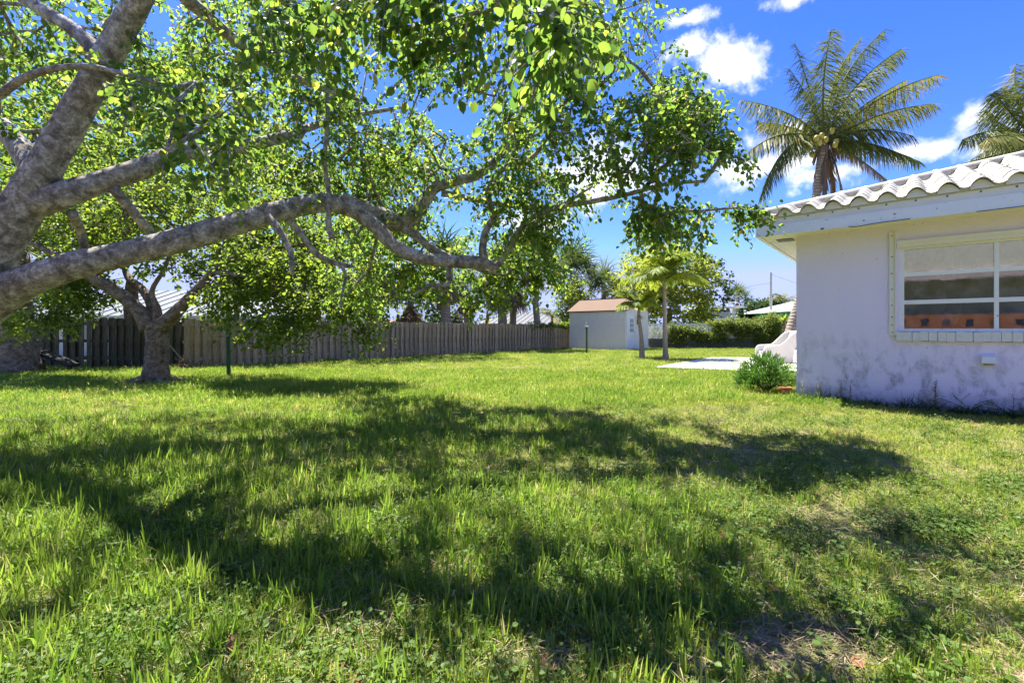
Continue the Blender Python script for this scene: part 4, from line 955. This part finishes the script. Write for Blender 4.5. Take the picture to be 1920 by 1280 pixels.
for i in range(420):
    t_ = random.uniform(-.1, 6); p = wallpt(t_, random.uniform(.02, .28)); 
    for k in range(5):
        strip(m, p, Vector((random.gauss(0, .5), random.gauss(0, .5), 1)), Vector((random.gauss(0, 1), random.gauss(0, 1), 0)), random.uniform(.08, .24)*(1.2 if n3(p, 1.5) > 0 else .7), .005, random.uniform(.3, 1.0), 3)
m.build('wall_grass', 'leaf_dark', None, kind='stuff', label='dark uncut grass growing along the foot of the house wall', category='grass')
for i, (t_, lab) in enumerate(((2.05, 'sprawling leafy vine weed under the dryer vent'), (2.45, 'low leafy weed with trailing stems by the wall beyond the vent'))):
    m = MB(); p = wallpt(t_, .15)
    for k in range(9):
        a = random.uniform(0, 6.28); q = p.copy(); dv = Vector((math.cos(a)*.7, math.sin(a)*.4, .6)); pts = [q.copy()]
        for s_ in range(6):
            q = q+dv*.06; dv = (dv+Vector((random.gauss(0, .25), random.gauss(0, .2), -.12))).normalized(); q.z = max(q.z, .03); pts.append(q.copy())
            for z in range(2): strip(m, q, Vector((random.gauss(0, 1), random.gauss(0, 1), .2)), Vector((0, 0, 1)), .055, .016, .4)
        m.tube(pts, .003, 3, False)
    m.build('vine_weed', 'leaf_shrub', None, label=lab, category='weed', group='weeds along the house wall')

# ------------------------------------------------------------------ wicker chairs
def chair(label, x, y, rz):
    o = thing('wicker_chair', label, 'chair', (x, y, .055), rz, 'wicker chairs on the patio')
    def cp(name, fn, mt='wicker'):
        b = MB(); fn(b); return b.build(name, mt, o, world=False)
    prof_ = [(-.42, .02), (-.46, .12), (-.46, .42), (-.42, .52), (-.34, .56), (-.08, .575), (.06, .60), (.25, .78), (.42, .95), (.54, 1.02), (.64, 1.03), (.68, .99), (.60, .80), (.45, .45), (.40, .02)]
    for s_ in (-.36, .33):
        def side(b):
            k = len(prof_); P = [(px, s_, pz) for px, pz in prof_]+[(px, s_+.04, pz) for px, pz in prof_]
            b.add(P, [tuple(range(k)), tuple(range(2*k-1, k-1, -1))]+[((i+1) % k, i, k+i, k+(i+1) % k) for i in range(k)])
        cp('side_panel', side)
        cp('arm_roll', lambda b: b.tube(catmull([(px, s_+.02, pz) for px, pz in prof_[:12]], 3), .032, 7))
    cp('seat', lambda b: b.box((-.40, -.32, .30), (.40, .33, .38)))
    cp('front_apron', lambda b: b.box((-.43, -.32, .04), (-.40, .33, .30)))
    def backf(b):
        for i in range(8):
            t = i/7; P = [(.36+.22*t+.02*math.sin(3*t), -.32, .38+.62*t), (.36+.22*t+.02*math.sin(3*t), .33, .38+.62*t)]
        b.add([(.34, -.32, .38), (.34, .33, .38), (.60, .33, 1.0), (.60, -.32, 1.0), (.40, -.32, .36), (.40, .33, .36), (.66, .33, .99), (.66, -.32, .99)], [(0, 1, 2, 3), (7, 6, 5, 4), (0, 4, 5, 1), (3, 2, 6, 7), (0, 3, 7, 4), (1, 5, 6, 2)])
    cp('backrest', backf)
    cp('back_roll', lambda b: b.tube([(.63, -.34, 1.01), (.63, 0, 1.03), (.63, .35, 1.01)], .035, 7))
    return o
cA = at(1453, 680, 15.2); chair('white wicker armchair facing the lawn behind the corner shrub', cA.x, 15.2, R(-8))
cB = at(1516, 680, 15.9); chair('white wicker armchair hidden almost wholly by the house corner', cB.x, 15.9, R(-8))

# ------------------------------------------------------------------ posts, lamp, tools, debris by the fence
g = gnd(1100, 662); o = thing('garden_lamp', 'thin dark green lamp post with small glass globe before the shed', 'lamp', (g.x, g.y, 0))
m = MB(); m.tube([(g.x, g.y, -.1), (g.x, g.y, 1.22)], .05, 10); m.build('post', 'lamp_green', o)
m = MB(); m.tube([(g.x, g.y, 1.22), (g.x, g.y, 1.25), (g.x, g.y, 1.27)], [.07, .09, .06], 10); m.tube([(g.x, g.y, 1.43), (g.x, g.y, 1.46), (g.x, g.y, 1.50)], [.10, .09, .02], 10); m.build('fitting', 'dark_metal', o)
m = MB(); m.tube([(g.x, g.y, 1.27), (g.x, g.y, 1.30), (g.x, g.y, 1.36), (g.x, g.y, 1.41), (g.x, g.y, 1.43)], [.05, .08, .095, .08, .05], 12); m.build('globe', 'lamp_glass', o, smooth=True)
g = gnd(429, 704); o = thing('clothesline_post', 'dark green metal post with a thin crossbar near the forked tree', 'post', (g.x, g.y, 0))
m = MB(); m.tube([(g.x, g.y, -.1), (g.x-.02, g.y, 1.5), (g.x-.04, g.y, 2.1)], .048, 10); m.build('post', 'green_metal', o)
m = MB(); m.tube([(g.x-.28, g.y-.06, .97), (g.x+.12, g.y-.06, 1.0)], .008, 5); m.build('crossbar', 'dark_metal', o)
a_, b_ = at(262, 592, 12.0), gnd(349, 689)
o = thing('garden_rake', 'wooden handled rake leaning behind the forked tree trunk', 'rake', (b_.x, b_.y, 0)); a_ = Vector((b_.x-1.15, b_.y+.1, 1.35))
m = MB(); m.tube([a_, b_+Vector((0, 0, .1))], .018, 7); m.build('handle', 'handle_wood', o)
m = MB()
for i in range(15):
    t = (i-7)/7; m.tube([b_+Vector((0, 0, .12)), b_+Vector((.1+.02*abs(t), .1*t, .04+.22*(1-abs(t)))), b_+Vector((.3, .3*t, .03))], .006, 4)
m.build('tines', 'handle_wood', o)
for px, py, sc, lab in ((345, 690, 1.0, 'bundle of dried brown palm leaves heaped by the fence beside the forked tree'), (318, 694, .7, 'flat dry palm leaves lying at the right of the forked tree trunk'), (60, 701, .8, 'dry palm litter heaped against the brown palm trunk'), (185, 716, .45, 'pale dead palm leaf lying on the shaded grass')):
    g = gnd(px, py); m = MB()
    for k in range(int(70*sc)+12):
        a = random.uniform(0, 3.14); p = g+Vector((random.gauss(0, .14*sc), random.gauss(0, .1), .02))
        strip(m, p, Vector((math.cos(a), random.gauss(0, .4), random.uniform(.1, 1.2 if sc == 1 else .35))), Vector((random.gauss(0, 1), random.gauss(0, 1), 1)), random.uniform(.25, .6)*sc, .02*sc, random.uniform(.5, 1.8), 3)
    m.build('dead_palm_leaves', 'frond_dead', None, label=lab, category='dead leaves')
pa, pb_ = at(52, 648, 12.6), at(138, 684, 12.3); m = MB(); dv = (pb_-pa).normalized()
M = Matrix.Translation(pa) @ dv.to_track_quat('X', 'Z').to_matrix().to_4x4()
o = thing('leaning_plank', 'dark old plank propped aslant between brown palm trunk and fence', 'plank', (pb_.x, pb_.y, 0))
m.box((0, -.16, -.05), ((pb_-pa).length, .16, .03), M); m.build('plank', 'old_plank', o)
m = MB(); m.tube([(pb_.x-.1, pb_.y, -.05), (pb_.x-.1, pb_.y, pb_.z)], .05, 6); m.build('prop', 'old_plank', o)
m = MB(); m.tube([(pa.x+.15, pa.y, -.05), (pa.x+.15, pa.y, pa.z)], .05, 6); m.build('prop', 'old_plank', o)
for (p0, p1, p2, lab) in ((gnd(195, 770), gnd(218, 765), gnd(238, 792), 'forked bare twig lying on the sunny lawn'), (gnd(10, 720), gnd(70, 722), gnd(110, 716), 'long dry branch lying on the grass by the left fence')):
    m = MB(); m.tube([p0+Vector((0, 0, .05)), p1+Vector((0, 0, .13)), p2+Vector((0, 0, .04))], [.003, .005, .004], 5); m.tube([p1+Vector((0, 0, .13)), p0+Vector((-.02, .3, .08))], [.006, .003], 5); m.tube([(p1+p2)/2+Vector((0, 0, .12)), p2+Vector((.1, .2, .16))], [.006, .003], 5)
    m.build('fallen_twig', 'bark_dark', None, label=lab, category='twig')

# ------------------------------------------------------------------ utility poles and wires
def pole(label, px, Y, ytop, r, mt, arm=False):
    g = at(px, HY, Y); o = thing('utility_pole', label, 'pole', (g.x, Y, 0)); zt = at(px, ytop, Y).z
    m = MB(); m.tube([(g.x, Y, -.2), (g.x, Y, zt)], [r*1.15, r*.85], 10); m.build('shaft', mt, o)
    if arm: m = MB(); m.box((g.x-1.3, Y-.08, zt-2.4), (g.x+.1, Y-.02, zt-2.25), ); m.build('crossarm', mt, o)
    return o
pole('dark wooden utility pole rising through the full-headed cabbage palm', 1070.5, 40, 458, .13, 'pole_wood', True)
pole('pale grey utility pole beside the green house', 1445.5, 50, 511, .13, 'pole_grey')
for (pa, pb_, s_, lab) in ((at(1446, 514, 50), at(1600, 560, 50), .2, 'single wire running from the pale pole towards the house'), (at(1360, 560, 52), at(1520, 552, 50), .3, 'thin wire crossing behind the pale pole'), (at(1020, 566, 55), at(1446, 530, 50), .6, 'long sagging wire between the dark and the pale pole')):
    m = MB(); m.tube([pa.lerp(pb_, t)+Vector((0, 0, -s_*4*t*(1-t))) for t in np.linspace(0, 1, 10)], .012, 4); m.build('power_wire', 'dark_metal', None, label=lab, category='wire')

# ------------------------------------------------------------------ houses and boat beyond the fences
def hiphouse(name, label, x, y, w, dpt, hw, hr, wallm, roofm, rz=0, over=.4, seams=0, win=()):
    o = thing(name, label, 'house', (x, y, 0), rz)
    b = MB(); b.box((-w/2, -dpt/2, -.1), (w/2, dpt/2, hw)); b.build('wall', wallm, o, world=False)
    b = MB(); W2, D2 = w/2+over, dpt/2+over; rl = max(.1, W2-D2)
    P = [(-W2, -D2, hw), (W2, -D2, hw), (W2, D2, hw), (-W2, D2, hw), (-rl, 0, hw+hr), (rl, 0, hw+hr), ]
    P += [(p[0], p[1], p[2]+.004) for p in ()]
    b.add(P, [(0, 1, 5, 4), (1, 2, 5), (2, 3, 4, 5), (3, 0, 4), (3, 2, 1, 0)]); rf = b.build('roof', roofm, o, world=False)
    b = MB(); b.box((-W2-.02, -D2-.02, hw-.18), (W2+.02, -D2+.02, hw+.02)); b.box((-W2-.02, -D2+.02, hw-.18), (-W2+.02, D2, hw+.02)); b.box((W2-.02, -D2+.02, hw-.18), (W2+.02, D2, hw+.02)); b.build('fascia', 'white_clean', o, world=False)
    if seams:
        b = MB()
        for i in range(seams):
            t = (i+.5)/seams; xx = -W2+2*W2*t; run = min(1.0, (W2-abs(xx))/D2)
            b.tube([(xx, -D2, hw+.02), (xx, -D2+D2*run, hw+hr*run+.02)], .025, 4)
        b.build('roof_seams', roofm, rf, world=False)
    for (wx, wz, ww, wh) in win:
        b = MB(); b.box((wx-ww/2-.06, -dpt/2-.04, wz-.06), (wx+ww/2+.06, -dpt/2-.001, wz+wh+.06)); f_ = b.build('window', 'white_clean', o, world=False)
        b = MB(); b.box((wx-ww/2, -dpt/2-.06, wz), (wx+ww/2, -dpt/2-.041, wz+wh)); b.build('pane', 'boat_glass', f_, world=False)
    return o
hiphouse('neighbour_house', 'white house with pale metal roof behind the left fence', -17.0, 24.5, 15, 8, 1.75, 1.5, 'white_wall', 'metal_roof', 0, .5, 26, ((-2, .6, 1.6, 1.0), (3, .6, 1.6, 1.0)))
hiphouse('neighbour_house', 'house with low red tile roof behind the grey fence', -13.3, 37, 11, 7, 1.55, .55, 'cream_wall', 'red_roof', 0, .5)
hiphouse('neighbour_house', 'cream house with grey standing seam metal roof behind the far fence', 1.6, 44, 9, 7, 1.5, 1.45, 'cream_wall', 'metal_roof_grey', R(-28), .6, 18, ((0, .3, 1.5, .8),))
hiphouse('neighbour_house', 'green walled house with white metal roof beyond the hedge', 34.5, 50, 11, 9, 3.2, 1.6, 'green_wall', 'boat_white', 0, .8, 12)
m = MB(); m.box((27.9, 44.9, 0), (28.1, 45.1, 3.2)); o = m.build('porch_post', 'white_clean', bpy.data.objects['neighbour_house.003'] if 'neighbour_house.003' in bpy.data.objects else None)
# boat on a lift
bx, by = at(1346, 618, 40).x, 40
boat = thing('moored_boat', 'white motorboat with hard top and railings beyond the hedge', 'boat', (bx, by, 0))
def bp_(name, mt, fn):
    b = MB(); fn(b); return b.build(name, mt, boat, world=False)
def hullf(b):
    st_ = [(-3.0, .55, .5), (-2, .95, .35), (0, 1.15, .25), (2, 1.1, .25), (2.6, 1.0, .3)]; P = []
    for x, w, z in st_: P += [(x, -w, 1.35), (x, -w*.7, z+.3), (x, 0, z), (x, w*.7, z+.3), (x, w, 1.35)]
    Fq = [(5*i+j, 5*i+j+1, 5*i+6+j, 5*i+5+j) for i in range(4) for j in range(4)]+[(5*i, 5*i+5, 5*i+9, 5*i+4) for i in range(4)]+[(0, 4, 3, 2, 1), (20, 21, 22, 23, 24)]
    b.add(P, Fq)
bp_('hull', 'boat_white', hullf)
bp_('console', 'boat_white', lambda b: b.box((-.9, -.55, 1.35), (.95, .55, 2.15)))
bp_('windshield', 'boat_glass', lambda b: b.box((-.85, -.57, 2.15), (.85, -.5, 2.75)))
bp_('seat_back', 'boat_dark', lambda b: b.box((-.8, -.3, 2.55), (.9, .5, 2.85)))
bp_('hard_top', 'boat_white', lambda b: (b.box((-1.9, -1.1, 3.05), (2.0, 1.1, 3.13)), b.box((-1.7, -1.0, 3.13), (1.8, 1.0, 3.19))))
for x in (-1.0, -.85, 1.0, 1.15):
    for y in (-.6, .6): bp_('top_post', 'boat_white', lambda b: b.tube([(x, y, 1.3), (x*1.05, y, 3.06)], .045, 6))
for s_ in (-1, 1): bp_('top_rail', 'boat_white', lambda b: b.tube(catmull([(s_*1.0-.5, -.8, 3.18), (s_*1.0-.5, -.8, 3.5), (s_*1.0+.4, -.8, 3.5), (s_*1.0+.5, -.8, 3.18)], 3), .03, 5))
bp_('lift_frame', 'pole_grey', lambda b: (b.tube([(-2.2, 1.4, -.2), (-2.2, 1.4, 1.6)], .09, 6), b.tube([(2.2, 1.4, -.2), (2.2, 1.4, 1.6)], .09, 6), b.tube([(-2.2, -1.4, -.2), (-2.2, -1.4, 1.6)], .09, 6), b.tube([(2.2, -1.4, -.2), (2.2, -1.4, 1.6)], .09, 6), b.box((-2.3, -1.45, .1), (2.3, 1.45, .28))))
g = at(1312, 618, 36); m = MB(); P = []; k = 12
m.tube([(g.x, 36, 0), (g.x, 36, .4), (g.x, 36, 1.2), (g.x+.05, 36, 1.7), (g.x+.1, 36, 1.95)], [1.05, 1.1, 1.0, .7, .12], 12, True, .25); m.build('tarp_cover', 'tarp', None, smooth=True, label='blue-grey tarpaulin heap behind the lattice left of the boat', category='tarpaulin')
g = at(1470, 618, 27.2); o = thing('bromeliad', 'yellow-green spiky bromeliad standing above the hedge before the green wall', 'plant', (g.x, 27.2, 0))
m = MB(); m.tube([(g.x, 27.2, -.05), (g.x, 27.2, 1.7)], [.09, .06], 7); m.build('stem', 'bark_dark', o)
m = MB()
for i in range(34):
    a = i*2.4; e = R(random.uniform(10, 80)); strip(m, Vector((g.x, 27.2, 1.68)), Vector((math.cos(a)*math.cos(e), math.sin(a)*math.cos(e), math.sin(e))), Vector((0, 0, 1)), random.uniform(.4, .75), .05, .7, 3)
m.build('leaves', 'frond_young', o)

# ------------------------------------------------------------------ grass (uncountable): tufts scattered by nodes
src = bpy.data.collections.new('grass_tufts')
def tuft(name, nb, h, w, spread, lean, mt, broad=False, tone=(0, .85)):
    m = MB()
    for i in range(nb):
        a = random.uniform(0, 6.28); p = Vector((random.gauss(0, spread), random.gauss(0, spread), -.01)); l = h*random.uniform(.45, 1.1)
        ln = abs(random.gauss(0, lean)); d_ = Vector((math.cos(a)*ln, math.sin(a)*ln, 1))
        strip(m, p, d_, Vector((math.cos(a)+random.gauss(0, .5), math.sin(a)+random.gauss(0, .5), .1)), l, w*random.uniform(.6, 1.25), random.uniform(.2, 1.6), 3, random.uniform(*tone))
    o = bpy.data.objects.new(name, mesh(name, m.V, m.F, mt, False, m.rnd)); src.objects.link(o)
def weedtuft(name, nl, r, l, w, mt):
    m = MB()
    for i in range(nl):
        a = random.uniform(0, 6.28); q = Vector((random.gauss(0, r), random.gauss(0, r), random.uniform(.015, .07)))
        b_, d_, n_, L_ = np.array([q]), np.array([[math.cos(a), math.sin(a), random.uniform(-.1, .4)]]), np.array([[random.gauss(0, .3), random.gauss(0, .3), 1]]), np.array([l*random.uniform(.6, 1.2)])
        V_, F_, _ = leafmesh(b_, d_, n_, L_, w); m.add(V_.tolist(), F_.tolist(), random.random())
        m.tube([(0, 0, 0), q], .0012, 3, False)
    o = bpy.data.objects.new(name, mesh(name, m.V, m.F, mt, False, m.rnd)); src.objects.link(o)
def strawtuft(name, nb, r, l, mt):
    m = MB()
    for i in range(nb):
        a = random.uniform(0, 6.28); strip(m, Vector((random.gauss(0, r), random.gauss(0, r), random.uniform(.004, .03))), Vector((math.cos(a), math.sin(a), random.gauss(.08, .15))), Vector((0, 0, 1)), l*random.uniform(.4, 1.2), .0022, random.uniform(0, .2), 2)
    o = bpy.data.objects.new(name, mesh(name, m.V, m.F, mt, False, m.rnd)); src.objects.link(o)
def deadleaf(name):
    V_, F_, _ = leafmesh(np.array([[0, 0, .012]]), np.array([[1, 0, .1]]), np.array([[0, .4, 1]]), np.array([.06]), 1.2)
    o = bpy.data.objects.new(name, mesh(name, V_, F_, 'dry_leaf', False)); src.objects.link(o)
tuft('t00', 10, .135, .0046, .026, .85, 'grass_blade')         # 0..3 tall near tufts
tuft('t01', 7, .165, .0062, .02, .65, 'grass_blade')
tuft('t02', 12, .10, .0040, .03, .9, 'grass_blade')
tuft('t03', 8, .125, .0074, .024, 1.1, 'grass_blade')
tuft('t04', 14, .075, .0034, .035, .7, 'grass_pale', tone=(0, .95))    # 4,5 short, paler yellow-green tufts
tuft('t05', 12, .10, .0038, .03, .6, 'grass_pale', tone=(0, .95))
weedtuft('t06', 8, .032, .026, 1.2, 'weed_leaf')              # 6,7 weeds
weedtuft('t07', 14, .05, .019, 1.0, 'weed_leaf')
strawtuft('t08', 16, .05, .10, 'straw')                      # 8 straw
deadleaf('t09')                                              # 9 fallen leaf
tuft('t10', 90, .075, .0055, .13, .6, 'grass_pale', tone=(0, .9))      # 10,11 far patches
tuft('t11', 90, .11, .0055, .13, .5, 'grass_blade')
Hm = lambda x, y: hump(x, y)*np.clip((32-y)/6, 0, 1)
BARE = [(1.95, 2.75, .40, .18), (2.6, 2.05, .35, .2), (1.0, 1.62, .28, .14), (.12, 1.62, .22, .1), (3.4, 11.2, .9, .35), (2.2, 1.5, .35, .15), (3.0, 5.0, .3, .15), (-7.9, 9.9, 1.0, .45)]
def dens(x, y):
    v = .74+.42*mnoise.noise(Vector((x*.9, y*.9, 3)))+.35*mnoise.noise(Vector((x*2.6, y*2.6, 9)))
    v += .10*min(1, max(-1, (-x+.4)/2.0)) if y < 9 else 0
    for bx_, by_, ra, rb in BARE:
        q = ((x-bx_)/ra)**2+((y-by_)/rb)**2
        if q < 2: v -= .75*max(0, 1-q/2)
    return v
slab = [(p.x, p.y) for p in pts]
def inpoly(x, y, poly):
    c = False; j = len(poly)-1
    for i in range(len(poly)):
        (xi, yi), (xj, yj) = poly[i], poly[j]
        if (yi > y) != (yj > y) and x < (xj-xi)*(y-yi)/(yj-yi)+xi: c = not c
        j = i
    return c
def blocked(x, y):
    if y > 7 and x > 3:
        v = Vector((x, y, 0))-HC
        if v.dot(e1) > -.05 and v.dot(e2) > -.03: return True
    elif x > 3:
        v = Vector((x, y, 0))-HC
        if v.dot(e2) > -.03: return True
    if 12 < y < 20 and x > 3 and inpoly(x, y, slab): return True
    if y > 24 and x > 3:
        v = Vector((x, y, 0))-SK
        if -SLn < v.dot(e1) < .03 and 0 < v.dot(e2) < SWd: return True
    if (x-fx)**2+(y-fy)**2 < .09: return True
    f_ = Vector((x, y, 0))-FA
    if f_.x*(-FD.y)+f_.y*FD.x > .5 and x > -10.5: return True
    if x <= -10.5 and y > 14.4: return True
    return y > 28.2
PT = []; RT = []; SC = []; IX = []
def scatter(n, y0, y1, kinds, wts, smin, smax, dens_k=1.0, thr=.25):
    # uniform over the visible wedge
    yy = np.sqrt(rng.uniform(y0*y0, y1*y1, n)); xx = rng.uniform(-1.22, 1.22, n)*yy+rng.normal(size=n)*.05
    kk = rng.choice(kinds, n, p=np.array(wts)/sum(wts))
    for x, y, k in zip(xx, yy, kk):
        if x > 2.9 and blocked(x, y) or (x < -8 or y > 12) and blocked(x, y): continue
        v = dens(x, y)
        if k in (8, 9):
            if rng.random() > .35+.9*max(0, .6-v): continue
        elif k in (6, 7):
            if mnoise.noise(Vector((x*1.7, y*1.7, 21))) < .22 and rng.random() > .3: continue
        else:
            if rng.random() > max(0, (v-thr+.25)*1.3): continue
        s_ = rng.uniform(smin, smax)
        if k < 4:
            s_ *= .92* min(1.25, max(.5, .55+.7*v)); 
            if x > .6: s_ *= max(.55, 1-.28*(x-.6))
            if y > 6: s_ *= .8
        PT.append((x, y, float(Hm(x, y)))); RT.append((rng.normal()*.12, rng.normal()*.12, rng.uniform(0, 6.28))); SC.append(s_); IX.append(int(k))
scatter(30000, 1.25, 3.6, [0, 1, 2, 3, 4, 5, 6, 7, 8, 9], [5, 1.8, 8, 4, 9, 8, 3.0, 3.5, 8, .3], .7, 1.15)
scatter(38000, 3.6, 7.5, [0, 1, 2, 3, 4, 5, 6, 7, 8, 9], [4.5, 1.1, 6, 2.4, 10, 10, 2.2, 2.2, 6, .1], .7, 1.25)
scatter(26000, 7.0, 13, [0, 2, 4, 5, 8, 10, 11], [2, 2, 4, 4, 1.0, 6, 3], .8, 1.3)
scatter(26000, 12, 28.5, [4, 5, 8, 10, 11], [1, 1, 1.6, 8, 1.3], .85, 1.4, thr=.22)
me = bpy.data.meshes.new('grass'); me.from_pydata(PT, [], [])
a = me.attributes.new('rot', 'FLOAT_VECTOR', 'POINT'); a.data.foreach_set('vector', np.array(RT, np.float32).ravel())
a = me.attributes.new('scl', 'FLOAT', 'POINT'); a.data.foreach_set('value', np.array(SC, np.float32))
a = me.attributes.new('idx', 'INT', 'POINT'); a.data.foreach_set('value', np.array(IX, np.int32))
go = bpy.data.objects.new('grass', me); link(go, kind='stuff', label='patchy green lawn grass with weeds and dry straw', category='grass')
ng = bpy.data.node_groups.new('grass_scatter', 'GeometryNodeTree')
ng.interface.new_socket('Geometry', in_out='INPUT', socket_type='NodeSocketGeometry'); ng.interface.new_socket('Geometry', in_out='OUTPUT', socket_type='NodeSocketGeometry')
gi = ng.nodes.new('NodeGroupInput'); gq = ng.nodes.new('NodeGroupOutput'); ip = ng.nodes.new('GeometryNodeInstanceOnPoints'); ci = ng.nodes.new('GeometryNodeCollectionInfo')
ci.inputs['Collection'].default_value = src; ci.inputs['Separate Children'].default_value = True; ci.inputs['Reset Children'].default_value = True
def named(n_, tp):
    q = ng.nodes.new('GeometryNodeInputNamedAttribute'); q.data_type = tp; q.inputs['Name'].default_value = n_; return q.outputs['Attribute']
er = ng.nodes.new('FunctionNodeEulerToRotation')
ng.links.new(gi.outputs[0], ip.inputs['Points']); ng.links.new(ci.outputs[0], ip.inputs['Instance']); ip.inputs['Pick Instance'].default_value = True
ng.links.new(named('idx', 'INT'), ip.inputs['Instance Index']); ng.links.new(named('rot', 'FLOAT_VECTOR'), er.inputs[0]); ng.links.new(er.outputs[0], ip.inputs['Rotation']); ng.links.new(named('scl', 'FLOAT'), ip.inputs['Scale'])
ng.links.new(ip.outputs[0], gq.inputs[0])
md = go.modifiers.new('scatter', 'NODES'); md.node_group = ng
print('grass points', len(PT), 'tris', sum(len(o.data.polygons) for o in S.objects if o.type == 'MESH'))
